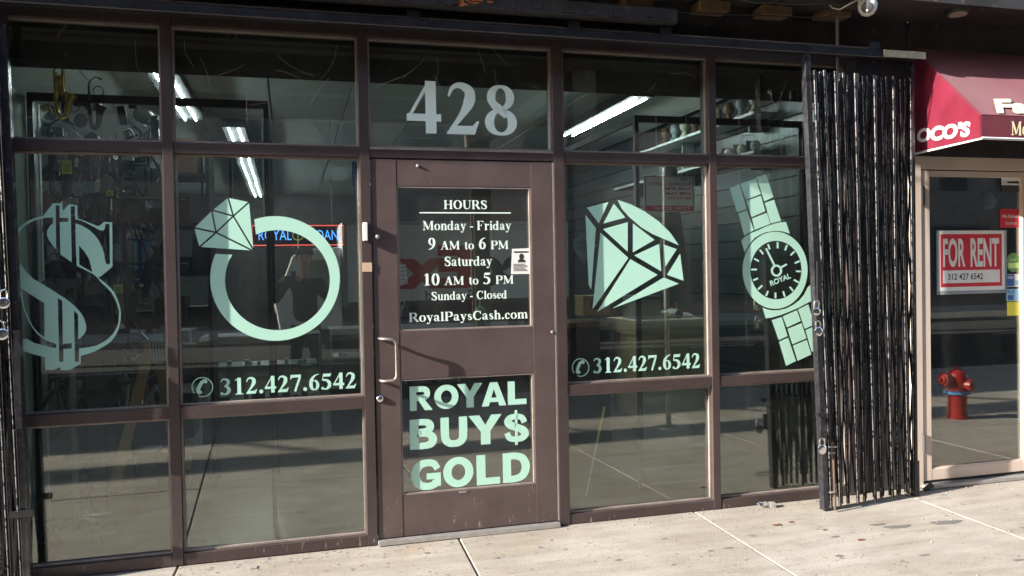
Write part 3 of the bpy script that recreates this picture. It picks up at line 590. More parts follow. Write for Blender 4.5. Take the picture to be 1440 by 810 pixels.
# ring
a = decal('ring_decal', 'mint picture of a gem ring on the large pane left of the door')
def arcp(cx, cy, rx, ry, a0, a1, n=56): return [(cx+rx*math.cos(a0+(a1-a0)*k/n), cy+ry*math.sin(a0+(a1-a0)*k/n)) for k in range(n+1)]
o0 = math.atan2((309-391.6)/87.7, (357.8-386.7)/91.2); o1 = math.atan2((357-391.6)/87.7, (303-386.7)/91.2)+2*math.pi
i0 = math.atan2((328-394)/70.4, (359-390.1)/73.8); i1 = math.atan2((357.8-394)/70.4, (325.8-390.1)/73.8)+2*math.pi
O = arcp(386.7, 391.6, 91.2, 87.7, o0, o1); I = arcp(390.1, 394, 73.8, 70.4, i0, i1); mb = MB()
for k in range(56): poly_px([O[k], O[k+1], I[k+1], I[k]], mb=mb, off=0.00004*(k % 2))
mb.build('ring_band', 'vinyl', a)
def inset(poly, d):
    n = len(poly); P_ = [Vector(p) for p in poly]; A = sum(P_[i].x*P_[(i+1) % n].y-P_[(i+1) % n].x*P_[i].y for i in range(n)); sg = 1 if A > 0 else -1
    L = []
    for i in range(n):
        e_ = (P_[(i+1) % n]-P_[i]).normalized(); nn = Vector((-e_.y, e_.x))*sg*d; L.append((P_[i]+nn, e_))
    out = []
    for i in range(n):
        p, u = L[i-1]; q, v = L[i]; den = u.x*v.y-u.y*v.x
        if abs(den) < 1e-6: out.append(tuple(q)); continue
        t = ((q-p).x*v.y-(q-p).y*v.x)/den; out.append(tuple(p+u*t))
    return out
p1, p2, p3, p4, p5, p6, n1, n2 = (40,203),(127,119),(204,57),(308,79),(330,316),(66,298),(148,226),(230,148)
for f_ in ((p1,p2,n1), (p2,n2,n1), (p2,p3,n2), (p3,p4,n2), (n2,p4,p5), (n2,p5,n1), (n1,p5,p6), (p1,n1,p6)):
    poly_px(inset(f_, 4.0), (260, 260), 3.375).build('gem_facet', 'vinyl', a)
# loose diamond
a = decal('diamond_decal', 'mint faceted diamond picture on the pane right of the door')
for f_ in ([(119,243),(222,216),(176,318)], [(247,224),(302,290),(198,318)], [(265,206),(330,228),(395,262),(460,308),(515,362),(556,422),(500,398),(430,368),(375,335),(320,287),(285,248)],
           [(196,345),(313,312),(313,452)], [(338,318),(440,396),(338,455)], [(344,470),(462,415),(472,545)], [(484,418),(546,440),(492,523)], [(562,462),(578,590),(500,562)],
           [(112,276),(162,340),(140,632),(128,610)], [(184,362),(316,482),(146,726)], [(326,488),(455,562),(168,738)], [(484,575),(556,604),(242,721)]):
    poly_px(f_, (790, 220), 3.376).build('gem_facet', 'vinyl', a)
# dollar sign: one cut-out sheet of vinyl
a = decal('dollar_decal', 'tall mint dollar sign picture on the leftmost pane')
outer = [(410,70),(495,70),(500,138),(555,78),(630,90),(632,203),(700,228),(760,252),(820,275),(845,258),(870,235),(943,240),(946,637),(840,725),(815,735),(880,784),(930,830),(965,875),(995,940),(1014,1000),(1022,1060),(1018,1120),(1000,1200),(970,1260),(930,1310),(880,1345),(790,1395),(725,1420),(662,1437),(660,1505),(560,1566),(480,1566),(478,1538),(420,1564),(343,1562),(339,1448),(240,1425),(120,1385),(78,1405),(76,1358),(60,1100),(50,857),(128,857),(140,930),(160,1020),(200,1120),(240,1185),(290,1240),(336,1272),(333,965),(240,905),(150,850),(95,806),(45,750),(20,400),(65,350),(110,285),(150,250),(190,225),(250,200),(325,183)]
h1_ = [(400,197),(330,200),(270,215),(220,235),(175,262),(140,290),(110,328),(90,370),(79,410),(77,450),(82,510),(95,560),(120,615),(160,670),(200,715),(240,750),(310,790),(385,835),(460,885),(520,920),(570,960),(620,1005),(660,1050),(685,1090),(700,1130),(710,1170),(708,1205),(690,1245),(645,1288),(638,1283),(636,1065),(600,1030),(608,1490),(645,1490),(645,1370),(730,1360),(800,1345),(860,1315),(900,1290),(940,1250),(970,1210),(990,1165),(1000,1120),(1004,1060),(1000,1015),(985,970),(965,920),(935,870),(895,825),(850,784),(803,730),(765,700),(625,630),(616,445),(613,250),(655,262),(690,280),(730,303),(760,330),(795,365),(820,400),(850,460),(870,520),(885,612),(922,615),(918,255),(882,255),(878,285),(870,310),(848,314),(825,308),(765,275),(700,240),(655,222),(612,213),(608,97),(570,97),(580,598),(478,528),(472,237),(548,235),(550,200),(472,200),(470,88),(435,88),(440,485),(400,435),(370,390),(357,350),(359,315),(385,270),(412,250),(412,197)]
h2_ = [(75,872),(118,872),(127,925),(150,1020),(190,1120),(225,1180),(270,1240),(340,1295),(440,1330),(440,1368),(330,1345),(240,1320),(180,1285),(150,1282),(125,1310),(115,1350),(80,1355)]
h3_ = [(455,918),(495,945),(500,1330),(580,1322),(582,1372),(505,1375),(505,1490),(468,1490)]
h4_ = [(645,447),(700,510),(735,570),(750,620),(763,688),(647,618)]
fill_px([outer, h1_, h2_, h3_, h4_], (10, 275), 6.376, GLY, 'dollar_outline', 'vinyl', a)
# wristwatch
a = decal('watch_decal', 'mint picture of a wristwatch reading ROYAL on the pane by the folded gate')
for org, lst in (((1020, 240), [[(48,198),(160,155),(240,435),(135,472)],[(172,150),(348,88),(402,265),(238,330)],[(358,70),(465,40),(548,300),(445,350)],[(242,345),(405,285),(455,462),(300,528)],[(450,368),(555,330),(635,572),(518,600)],[(148,488),(245,450),(325,678),(215,738)],[(305,545),(472,480),(512,605),(335,675)]]),
                 ((1060, 420), [[(205,245),(318,208),(385,425),(285,472)],[(330,202),(492,132),(535,255),(378,328)],[(505,122),(622,65),(690,292),(582,345)],[(385,345),(545,278),(600,452),(440,520)],[(590,360),(695,310),(765,560),(660,605)],[(288,492),(392,445),(480,710),(370,765)],[(447,535),(605,470),(655,635),(500,708)]])):
    for q in lst: poly_px(q, org, 8.1).build('strap_link', 'vinyl', a)
WO = (1030, 310); WS = 6.233
poly_px([(78,180),(108,142),(170,108),(240,80),(300,52),(360,30),(420,16),(470,14),(503,115),(440,96),(370,91),(290,104),(235,128),(195,153),(145,212),(108,278)], WO, WS).build('watch_lug', 'vinyl', a)
poly_px([(265,765),(300,778),(350,788),(410,786),(470,772),(530,742),(585,702),(630,650),(658,590),(690,560),(725,690),(668,718),(580,765),(490,803),(420,830),(350,850),(292,858)], WO, WS).build('watch_lug', 'vinyl', a)
mb = MB(); O = arcp(374, 437, 285, 338, 0, 2*math.pi, 64); I = arcp(382, 435, 225, 257, 0, 2*math.pi, 64)
for k in range(64): poly_px([O[k], O[k+1], I[k+1], I[k]], WO, WS, mb=mb, off=0.00004*(k % 2))
mb.build('watch_bezel', 'vinyl', a)
mb = MB()
def seg(mb, a_, b_, w, off=0):
    d = (Vector(b_)-Vector(a_)).normalized(); n_ = Vector((-d.y, d.x))*w/2; A, B = Vector(a_), Vector(b_)
    poly_px([A+n_, B+n_, B-n_, A-n_], WO, WS, mb=mb, off=off)
for q in ((397,190,397,245),(480,215,462,262),(545,272,510,305),(590,355,547,375),(600,447,558,445),(580,545,540,520),(532,618,503,582),(460,668,445,620),(378,682,378,632),(295,662,313,618),(225,605,262,570),(183,525,225,507),(165,430,215,430),(190,335,232,357),(240,258,270,295),(312,208,328,252)): seg(mb, q[:2], q[2:], 15)
mb.build('hour_marks', 'vinyl', a, kind='stuff')
mb = MB(); seg(mb, (295, 245), (368, 392), 16); seg(mb, (425, 412), (478, 384), 16); O = arcp(387, 440, 49, 53, 0, 2*math.pi, 28); I = arcp(387, 440, 31, 35, 0, 2*math.pi, 28)
for k in range(28): poly_px([O[k], O[k+1], I[k+1], I[k]], WO, WS, mb=mb, off=0.0001+0.00004*(k % 2))
mb.build('watch_hands', 'vinyl', a)
def wt_(s_, t_):
    ux, uy = (515-338, 505-578); vx, vy = (-14, -46)
    return W(WO[0]+(338+ux*s_+vx*t_)/WS, WO[1]+(578+uy*s_+vy*t_)/WS, GLY-.0009)
sans_map('ROYAL', wt_, 0.03).build('dial_name', 'vinyl', a)

# small papers on the glass
a = thing('paper_notice', 'small white paper notice with a portrait taped inside the door glass', 'notice', (1.2, 0, 1.5))
c = [W(u, v, DG-.001) for u, v in ((720, 350), (746, 349), (745.5, 385), (718.5, 385.5))]
MB().prism([c[3], c[2], c[1], c[0]], (0, -1, 0), .0005).build('sheet', 'paper', a)
mb = MB()
for k in range(6): mb.box(c[3].x+.014, c[2].x-.012-.01*(k % 3), DG-.0025, DG-.002, c[3].z+.018+k*.0075, c[3].z+.0205+k*.0075)
mb.box(c[0].x+.01, c[1].x-.01, DG-.0025, DG-.002, c[0].z-.022, c[0].z-.014)
cx_, cz_ = (c[0].x+c[1].x)/2, c[0].z-.045
mb.prism([(cx_+.014*math.cos(k), DG-.002, cz_+.018*math.sin(k)) for k in [i*math.pi/6 for i in range(12)]], (0, -1, 0), .0005)
mb.prism([(cx_-.025, DG-.002, cz_-.032), (cx_+.025, DG-.002, cz_-.032), (cx_+.018, DG-.002, cz_-.018), (cx_-.014, DG-.002, cz_-.014)], (0, -1, 0), .0005)
mb.build('notice_print', 'ink', a)
a = thing('mask_notice', 'tilted white square notice hanging inside the diamond pane', 'notice', (1.7, .08, 1.7))
c = [W(u, v, .075) for u, v in ((819, 326), (840, 345), (822, 372), (805.5, 350), (806, 338))]
MB().prism(c[::-1], (0, -1, 0), .0006).build('sheet', 'plast', a)
mb = MB()
cc = sum(c, Vector())/5
for s_, k in (('WHEN', .028), ('PLEASE', .010), ('STAND IN', -.008), ('6 FEET', -.026)):
    q = .5; d = Vector((.86, 0, -.5)); u_ = Vector((.5, 0, .86)); w_ = .011*len(s_)/2
    sans_map(s_, lambda s2, t2: cc+d*(w_-2*w_*s2)+u_*(k+.012*t2)+Vector((0, -.0012, 0)), .02, mb=mb)
mb.build('notice_print', 'ink', a)

# ------------------------------------------------------------------ buildings over and beside the shop front
bl = thing('shop_building', 'dark soot covered building wall above the glass shop front', 'building', (1, .2, 0))
MB().box(-14, 3.9645, 0.02, 0.30, ZT+.003, 8.0).build('upper_wall', 'soot', bl)
MB().box(-14, -1.668, 0.0, 0.30, 0.002, ZT).build('pier', 'soot', bl)
MB().box(3.548, 3.962, 0.03, 0.30, 0.002, ZT).build('pier', 'soot', bl)
MB().box(-14, 2.9, -0.37, 0.015, 3.10, 3.75).build('soffit', 'soot', bl)
MB().box(2.903, 8.6, -0.36, 0.015, 3.09, 3.75).build('soffit', 'soot', bl)
MB().box(-14, 3.6, -0.035, 0.015, 2.872, 2.885).build('flashing', 'elst', bl)
for (u0, u1, zb) in ((880, 918, 2.995), (983.5, 1026, 3.0), (1072, 1113, 3.0), (1158, 1196, 3.02)):
    x0, x1 = W(u0, 10, -.1).x, W(u1, 10, -.1).x
    MB().box(x0, x1, -.11, .012, zb+.03, 3.088).build('joist', 'joist', bl, bevel=.004)
for k in range(8): MB().box(-1.9+k*.47, -1.72+k*.47, -.11, .012, 3.035, 3.088).build('joist', 'joist', bl, bevel=.004)
bm = MB(); bm.box(-3.2, 2.17, -.225, -.218, 2.898, 2.975); bm.box(-3.2, 2.17, -.217, -.15, 2.898, 2.904)
for k in range(60): x = random.uniform(-.6, 2.15); bm.box(x, x+random.uniform(.01, .05), -.228-random.uniform(0, .01), -.219, 2.90+random.uniform(0, .02), 2.915+random.uniform(0, .03))
bm.build('angle_iron', 'soot', bl)
rp = MB()
for k in range(46): x = W(648, 5, -.22).x+random.gauss(0, .055); z = 2.915+random.uniform(-.012, .05); rp.box(x, x+random.uniform(.01, .05), -.2275-random.uniform(0, .004), -.2255, z, z+random.uniform(.004, .014))
rp.build('rust_scale', 'rusty', bl, kind='stuff')
def wire(pts, r, mat, name, parent=None, label=None, cat=None):
    o = MB().tube(pts, r, 6).build(name, mat, parent)
    if label: tag(o, label, cat)
    return o
wire([(-1.8, -.12, 2.985), (0.2, -.13, 2.975), (1.6, -.11, 2.985), (1.9, -.13, 2.955), (2.1, -.12, 2.99), (3.2, -.14, 3.02), (3.26, -.2, 3.03)], .004, 'soot', 'loose_wire', None, 'dark thin wire sagging above the gate track', 'wire')
wire([(1.2, -.17, 2.93), (1.7, -.19, 2.89), (2.0, -.16, 2.935), (2.15, -.17, 2.99), (2.2, -.17, 3.05)], .004, 'soot', 'loose_wire', None, 'short looped cable hanging from the rusty angle iron', 'wire')
MB().tube([(3.355, -.07, 2.55), (3.355, -.07, 3.09)], .010, 8).build('conduit_pipe', 'grey').update_tag()
tag(bpy.data.objects['conduit_pipe'], 'thin grey vertical conduit behind the top of the folded gate', 'pipe')

# overhead gate track
tr = thing('gate_track', 'black steel overhead track spanning the top of the shop front', 'gate track', (1, -.15, 2.8))
MB().box(-3.2, 3.865, -.18, -.125, 2.786, 2.833).build('channel', 'black', tr, bevel=.002)
MB().box(-3.2, 3.60, -.16, -.118, 2.842, 2.852).build('upper_rail', 'elst', tr)
MB().box(-3.2, 3.60, -.19, -.185, 2.786, 2.789).build('lower_lip', 'elst', tr)
for x in (-1.9, 0.66, 1.56, 2.12, 3.55): MB().box(x-.035, x+.035, -.175, -.03, 2.8335, 2.885).build('hanger', 'black', tr)
MB().box(0.52, 0.66, -.188, -.181, 2.79, 2.829).build('splice_plate', 'black', tr)
x0, x1 = W(1237, 76, -.15).x, W(1284, 77, -.15).x
MB().box(x0, x1+.06, -.192, -.183, 2.792, 2.835).build('end_plate', 'speck', tr)

# folding gates
def gate(x0, y0, x1, y1, lean, zt, label, group, sgn=1):
    """lead post at x0,y0 leaning by `lean` at its top; bars folded together up to x1,y1"""
    g = thing('folding_gate', label, 'security gate', ((x0+x1)/2, (y0+y1)/2, 0), group)
    pw = .036
    MB().bar((x0, y0, .006), (x0+lean, y0+.02, zt), pw, .045).build('lead_post', 'gate', g, bevel=.002)
    n = 21; D = Vector((x1-x0, y1-y0, 0))
    hook = []
    cols = []
    for i in range(n):
        f = (i+.9)/(n-.1)
        bx = x0+D.x*f; by = y0+D.y*f+(.006 if i % 2 else -.018)
        zg = .006 if i % 2 else -.006; tx = bx+lean*(1-f)*.9+zg; bx = bx-zg; wob = random.uniform(-.003, .003)
        zb = .022+random.uniform(-.008, .008); tz = zt-.09+random.uniform(-.012, .008)
        cols.append((bx, by, tx))
        mb = MB(); pts = []
        for k in range(9):
            t = k/8; pts.append(Vector((bx+(tx-bx)*t+wob*math.sin(t*5+i), by+.012*math.sin(t*3.1+i*1.7), zb+(tz-zb)*t)))
        A_, B_ = pts[0], pts[8]                # a U channel with rolled lips
        mb.bar(A_+Vector((0, .006, 0)), B_+Vector((0, .006, 0)), .012, .002); lp = MB()
        for s_ in (-.006, .006):
            mb.bar(A_+Vector((s_, 0, 0)), B_+Vector((s_, 0, 0)), .002, .011)
            if s_ < 0: lp.tube([A_+Vector((s_, -.0055, 0)), B_+Vector((s_, -.0055, 0))], .0026, 8)
            else: mb.tube([A_+Vector((s_, -.0055, 0)), B_+Vector((s_, -.0055, 0))], .0022, 8)
        lp.build('glint_lip', 'worn_glint', g)
        mb.build('upright', 'gate', g)
        rv = MB()
        for k in range(1, 7): p_ = pts[0].lerp(pts[8], k/7.0); rv.lathe([(.006, 0), (.005, .003), (.002, .005)], (p_.x, p_.y-.003, p_.z), (0, -1, 0), 6)
        rv.build('rivets', 'gate', g, kind='stuff')
    z_ = lambda t: .06+(zt-.2)*t
    for i in range(n-1):
        (bx, by, tx), (cx, cy, sx) = cols[i], cols[i+1]
        for lv in range(4):
            for q in (0, 1):
                t0 = lv/4+.01; t1 = min(1, lv/4+.26)
                xa = (bx+(tx-bx)*t0) if q == 0 else (cx+(sx-cx)*t0); xb = (cx+(sx-cx)*t1) if q == 0 else (bx+(tx-bx)*t1)
                o_ = .010 if q == 0 else .0145
                bw = 0; mid = Vector(((xa+xb)/2+bw, min(by, cy)+o_+.006, z_((t0+t1)/2)))
                mb = MB(); A = Vector((xa, min(by, cy)+o_, z_(t0))); B = Vector((xb, min(by, cy)+o_, z_(t1)))
                mb.bar(A, B, .012, .003); mb.build('lattice_bar', 'gate', g)
    return g
gr_ = gate(3.112, -.222, 3.84, -.125, -.085, 2.765, 'black folded scissor gate standing between the watch pane and the cream door', 'folded security gates')
gp = bpy.data.objects[gr_.name]
MB().tube([(3.148, -.275, .012), (3.150, -.272, .06), (3.142, -.268, .42)], .0075, 8).build('drop_bolt', 'rust', gr_)
for z_, l_ in ((.395, .04), (.36, .03), (.12, .025)): MB().box(3.115, 3.12+l_, -.282, -.262, z_, z_+.006).build('bolt_guide', 'alum', gr_)
MB().box(3.052, 3.082, -.262, -.248, 1.245, 1.52).build('hasp', 'black', gr_)
MB().box(3.060, 3.10, -.262, -.248, .40, .50).build('hasp', 'gate', gr_)
MB().box(3.04, 3.10, -.27, -.243, .585, .607).build('hasp', 'black', gr_)
MB().box(3.846, 3.864, -.15, -.12, .004, 2.78).build('end_stile', 'gate', gr_)
MB().box(3.836, 3.872, -.155, -.115, .004, .23).build('foot_bracket', 'black', gr_)
gl_ = gate(-1.255, -.078, -1.80, -.03, -.045, 2.765, 'black folded scissor gate at the left edge beside the dollar sign pane', 'folded security gates')
MB().box(-1.315, -1.215, -.122, -.104, .355, .385).build('hasp', 'black', gl_)
MB().box(-1.277, -1.250, -.122, -.104, .78, 1.25).build('hasp', 'gate', gl_)

def padlock(p, label, r=.027, tilt=0.0, flat=False, face='chrome', oval=1.0):
    o = thing('padlock', label, 'padlock', p, 'chrome disc padlocks')
    mb = MB(); mb.lathe([(r*.8, -.010), (r, -.006), (r, .006), (r*.8, .010), (r*.5, .0105)], (0, 0, 0), (.12, -1, 0), 20)
    mb.v = [(x, y, z*oval) for x, y, z in mb.v]; body = mb.build('lock_body', face)
    sh = MB(); sh.tube([(-r*.55, 0, r*.6), (-r*.58, 0, r*1.6), (-r*.45, 0, r*2.15), (0, 0, r*2.4), (r*.45, 0, r*2.15), (r*.58, 0, r*1.6), (r*.55, 0, r*.6)], r*.17, 8)
    sh = sh.build('shackle', 'chrome')
    for q in (body, sh): q.parent = o
    o.rotation_euler = (R(90) if flat else 0, tilt, R(35) if flat else 0)
    return o
padlock(W(1148, 438, -.275), 'upper shiny disc padlock halfway up the right gate post', .028, .05, oval=.8)
padlock(W(1151, 466, -.278), 'lower disc padlock hanging just beneath another on the right gate post', .027, -.08)
padlock(W(1156, 632, -.29), 'disc padlock near the foot of the right gate beside the drop bolt', .029, .0)
padlock(W(5, 426, -.12), 'upper disc padlock on the left gate post', .027, .1)
padlock(W(3, 470, -.12), 'lower disc padlock on the left gate post', .027, -.1)
gp_ = G(1078, 714)
o = thing('dropped_padlock', 'open square steel padlock lying on the sidewalk under the watch pane', 'padlock', gp_)
MB().box(.018, .055, -.018, .018, .0, .034).build('lock_body', 'alum', None, bevel=.004).parent = o
MB().tube([(.018, -.008, .012), (-.01, -.01, .010), (-.042, -.004, .016), (-.052, .008, .024), (-.040, .018, .030), (-.012, .014, .028)], .0045, 8).build('shackle', 'chrome').parent = o
MB().lathe([(.014, 0), (.014, .006)], (-.012, -.012, .030), (0, -1, .2), 12).build('keyhole_disc', 'alum').parent = o
o.rotation_euler = (0, 0, R(-12))
q = G(372/3+230, 790)
tag(MB().box(q.x-.002, q.x+.03, -.16, -.12, .001, .004).build('metal_scrap', 'alum'), 'flat bit of bright metal lying by the sill beneath the ring pane', 'scrap')

# security camera and soffit lamp
cc = W(1220, 9, -.30)
sc_ = thing('security_camera', 'white dome security camera hanging under the dark soffit', 'camera', cc)
MB().lathe([(.052, .075), (.058, .045), (.056, .035)], cc, (0, 0, 1), 24).build('mount_base', 'white', sc_)
MB().lathe([(.012, -.058), (.036, -.046), (.052, -.020), (.056, .008), (.050, .038), (.030, .058)], cc, (0, 0, 1), 24).build('camera_body', 'white', sc_, bevel=0)
fd = Vector((-.62, -.70, -.36)).normalized(); fp = cc+fd*.038
MB().lathe([(.034, -.01), (.034, .018), (.030, .021)], fp, fd, 24).build('face_ring', 'dark', sc_)
MB().lathe([(.016, .0212), (.015, .0225)], fp+Vector((0, 0, .006)), fd, 16).build('lens', 'grey', sc_)
MB().lathe([(.006, .0215), (.005, .023)], fp+Vector((0, 0, -.018)), fd, 10).build('sensor', 'white', sc_)
wire([cc+Vector((-.04, 0, .05)), cc+Vector((-.10, .02, .02)), cc+Vector((-.15, .06, -.01)), cc+Vector((-.17, .10, .01)), cc+Vector((-.17, .14, .05))], .005, 'white', 'power_cable', sc_)
lc = W(1347, 18, -.25)
dl = thing('soffit_lamp', 'round unlit lamp set in the dark soffit above the burgundy awning', 'lamp', (lc.x, -.25, lc.z))
MB().lathe([(.062, 0), (.066, .008), (.066, .030)], (lc.x, -.25, lc.z-.008), (0, 0, 1), 24).build('lamp_ring', 'dark', dl)
MB().lathe([(.052, -.006), (.054, .004)], (lc.x, -.25, lc.z-.009), (0, 0, 1), 24).build('lamp_lens', 'lens', dl)

# ------------------------------------------------------------------ neighbouring shop: cream door and burgundy awning
nb = thing('neighbour_shopfront', 'cream painted metal shop frame beneath the burgundy awning', 'storefront', (5, 0, 0))
MB().box(3.966, 4.046, 0.0, .10, .003, 2.21).build('door_jamb', 'cream', nb, bevel=.002)
MB().box(4.992, 5.072, 0.0, .10, .003, 2.21).build('door_jamb', 'cream', nb, bevel=.002)
MB().box(4.048, 4.990, 0.003, .10, 2.124, 2.21).build('head_bar', 'cream', nb, bevel=.002)
MB().box(3.966, 8.6, 0.004, .20, 2.213, 3.09).build('upper_wall', 'soot', nb)
MB().box(4.03, 5.01, -.05, .10, .002, .026).build('threshold', 'alum', nb, bevel=.002)
for x0, x1 in ((5.074, 6.6), (6.66, 8.5)):
    MB().box(x0, x1, .003, .10, .003, .45).build('stall_riser', 'cream', nb, bevel=.002); MB().box(x0, x1, .003, .10, 2.15, 2.21).build('head_bar', 'cream', nb)
    MB().box(x0+.002, x1-.002, .05, .056, .452, 2.148).build('glass_pane', 'glass_d', nb)
MB().box(6.602, 6.658, 0.0, .10, .003, 2.21).build('mullion', 'cream', nb); MB().box(8.502, 8.6, 0.0, .10, .003, 2.21).build('mullion', 'cream', nb)
MB().tube([(4.0, -.05, .001), (4.02, -.06, .02), (4.06, -.045, .03), (4.085, -.03, .01)], .016, 8).build('door_wedge', 'wedge'); tag(bpy.data.objects['door_wedge'], 'small dark wedge lying at the foot of the cream door frame', 'wedge')
nd = thing('cream_door', 'cream framed glass door carrying a red FOR RENT sign', 'door', (4.52, 0, 0))
NX0, NX1, NZ0, NZ1 = 4.054, 4.984, .045, 2.116
gx0, gx1, gz0, gz1 = 4.117, 4.892, .118, 2.078
yb = .006
MB().box(NX0, gx0, yb, .05, NZ0, NZ1).build('stile', 'cream', nd, bevel=.0015); MB().box(gx1, NX1, yb, .05, NZ0, NZ1).build('stile', 'cream', nd, bevel=.0015)
MB().box(gx0+.001, gx1-.001, yb+.001, .049, NZ0, gz0).build('rail', 'cream', nd, bevel=.0015); MB().box(gx0+.001, gx1-.001, yb+.001, .049, gz1, NZ1).build('rail', 'cream', nd, bevel=.0015)
MB().box(gx0+.001, gx1-.001, .024, .030, gz0+.001, gz1-.001).build('glass_pane', 'glass_d', nd)
bd = MB()
for q in ((gx1-.009, gx1-.001, gz0+.001, gz1-.001), (gx0+.001, gx1-.01, gz0+.001, gz0+.010)): bd.box(q[0], q[1], .012, .023, q[2], q[3])
bd.build('glazing_bead', 'cream', nd)
MB().box(NX0+.004, NX1-.004, .012, .044, .028, .0445).build('door_sweep', 'rubber', nd)
zc = (W(1315, 444, .06).z)
MB().box(gx0-.02, gx1+.02, .052, .075, zc-.02, zc+.02).build('push_bar', 'cream', nd)
for (u, v0, v1) in ((1297.5, 262, 289), (1298.5, 610, 636)):
    a_, b_ = W(u, v0, 0), W(u, v1, 0); MB().tube([(a_.x, -.006, b_.z), (a_.x, -.006, a_.z)], .011, 8).build('hinge', 'dark', nd)
NG = .024
# FOR RENT sign
fr_ = thing('rent_sign', 'red and white FOR RENT sign behind the cream door glass', 'sign', (4.5, .02, 1.4))
q = [W(1316.5, 323.5, NG), W(1415.5, 324, NG), W(1415, 411, NG), W(1317, 415.5, NG)]
sx0, sx1, sz0, sz1 = q[0].x, q[1].x, (q[2].z+q[3].z)/2, (q[0].z+q[1].z)/2
MB().box(sx0, sx1, NG-.0010, NG-.0003, sz0, sz1).build('backing_sheet', 'plast', fr_)
sw_, sh_ = sx1-sx0, sz1-sz0
bx = lambda a, b, c, d, o: (sx0+a*sw_, sx0+b*sw_, NG-.0012-o*.0003, NG-.0011-o*.0003, sz0+c*sh_, sz0+d*sh_)
MB().box(*bx(.025, .965, .055, .99, 0)).build('white_panel', 'paper', fr_)
MB().box(*bx(.055, .925, .115, .94, 1)).build('red_panel', 'red', fr_)
MB().box(*bx(.085, .895, .175, .375, 2)).build('white_strip', 'paper', fr_)
yy = NG-.0022
sans_on_plane('FOR', sx0+.09*sw_, sx0+.40*sw_, sz0+.425*sh_, sz0+.875*sh_, yy, .028).build('sign_word', 'paper', fr_)
sans_on_plane('RENT', sx0+.475*sw_, sx0+.885*sw_, sz0+.425*sh_, sz0+.875*sh_, yy, .028).build('sign_word', 'paper', fr_)
sans_on_plane('312 427 6542', sx0+.155*sw_, sx0+.65*sw_, sz0+.225*sh_, sz0+.325*sh_, yy, .012).build('sign_number', 'ink', fr_)
def sticker(name, label, l, t, r_, b, mat, cat='sticker', round_=False, texts=(), patches=()):
    A = W(l, t, NG); B = W(r_, b, NG); o = thing(name, label, cat, (A.x, NG, B.z))
    if round_:
        cx, cz, rx, rz = (A.x+B.x)/2, (A.z+B.z)/2, (B.x-A.x)/2, (A.z-B.z)/2
        MB().prism([(cx+rx*math.cos(k*math.pi/12), NG-.0004, cz+rz*math.sin(k*math.pi/12)) for k in range(24)], (0, -1, 0), .0006).build('sticker_face', mat, o)
    else: MB().box(A.x, B.x, NG-.0010, NG-.0004, B.z, A.z).build('sticker_face', mat, o)
    w_, h_ = B.x-A.x, A.z-B.z
    for (a, b2, c, d, mt) in patches: MB().box(A.x+a*w_, A.x+b2*w_, NG-.0014, NG-.0012, B.z+c*h_, B.z+d*h_).build('sticker_patch', mt, o)
    for (s_, a, b2, c, d, mt) in texts: sans_on_plane(s_, A.x+a*w_, A.x+b2*w_, B.z+c*h_, B.z+d*h_, NG-.0018, .01).build('sticker_text', mt, o)
    return o
sticker('delivery_sticker', 'red We Deliver sticker on the right side of the cream door glass', 1406, 294, 1435, 320, 'red', texts=(('We Deliver!', .08, .92, .52, .72, 'paper'), ('GRUBHUB', .25, .80, .16, .30, 'paper')))
sticker('label_sticker', 'white and black label at the top right of the cream door glass', 1408, 249, 1436, 270, 'dark', texts=(), patches=((0, 1, .45, 1, 'paper'), (.3, .9, .6, .72, 'ink')))
sticker('round_sticker', 'round two tone green sticker below the red delivery sticker', 1415, 355.5, 1435, 382.5, 'green', round_=True, texts=(('Leaf', .25, .7, .58, .74, 'lime'),), patches=((.14, .86, .2, .48, 'lime'),))
sticker('card_sticker', 'dark blue and white card payment sticker above the light blue one', 1414.5, 385.5, 1433.5, 403, 'paper', patches=((.02, .62, .05, .97, 'blue'), (.66, .96, .12, .5, 'ltblue')), texts=(('VISA', .08, .56, .62, .85, 'paper'),))
sticker('pull_sticker', 'pale blue Pull sticker with a small blue square', 1415, 406.5, 1433.2, 423, 'ltblue', patches=((.1, .55, .08, .5, 'blue'),), texts=(('Pull', .12, .6, .62, .9, 'blue'),))
sticker('yellow_sticker', 'plain yellow square sticker, lowest on the cream door glass', 1416, 424.5, 1432.5, 443.5, 'yellow')

# awning
aw = thing('awning', 'burgundy canvas awning with lettered end panel over the cream door', 'awning', (6, -.2, 2.3))
ax, bxx = 3.98, 8.5; A0 = (.004, 2.918); A1 = (-.54, 2.372); A2 = (-.545, 2.240); A3 = (.0, 2.226)
def sl_(x, t): return Vector((x, A0[0]+(A1[0]-A0[0])*t, A0[1]+(A1[1]-A0[1])*t))
mb = MB(); nn = 24; mm = 6; vs = []; fs = []
for i in range(nn+1):
    for j in range(mm+1):
        p_ = sl_(ax+(bxx-ax)*i/nn, j/mm); sag = -.010*math.sin(math.pi*j/mm)*abs(math.sin(math.pi*(i/nn)*5)); vs.append(p_+Vector((0, -sag*.7, sag)))
for i in range(nn):
    for j in range(mm): k = i*(mm+1)+j; fs.append((k, k+1, k+mm+2, k+mm+1))
mb.add(vs, fs, True); mb.add([v+Vector((0, .004, -.004)) for v in vs], [f[::-1] for f in fs], True); mb.build('top_canvas', 'awn', aw)
MB().prism([(ax-.001, *A0), (ax-.001, *A1), (ax-.001, *A2), (ax-.001, *A3)], (-1, 0, 0), .003).build('end_panel', 'awn', aw)
MB().prism([(bxx+.001, *A0), (bxx+.001, *A1), (bxx+.001, *A2), (bxx+.001, *A3)], (1, 0, 0), .003).build('end_panel', 'awn', aw)
MB().box(ax, bxx, -.549, -.543, 2.240, 2.370).build('valance', 'awn', aw)
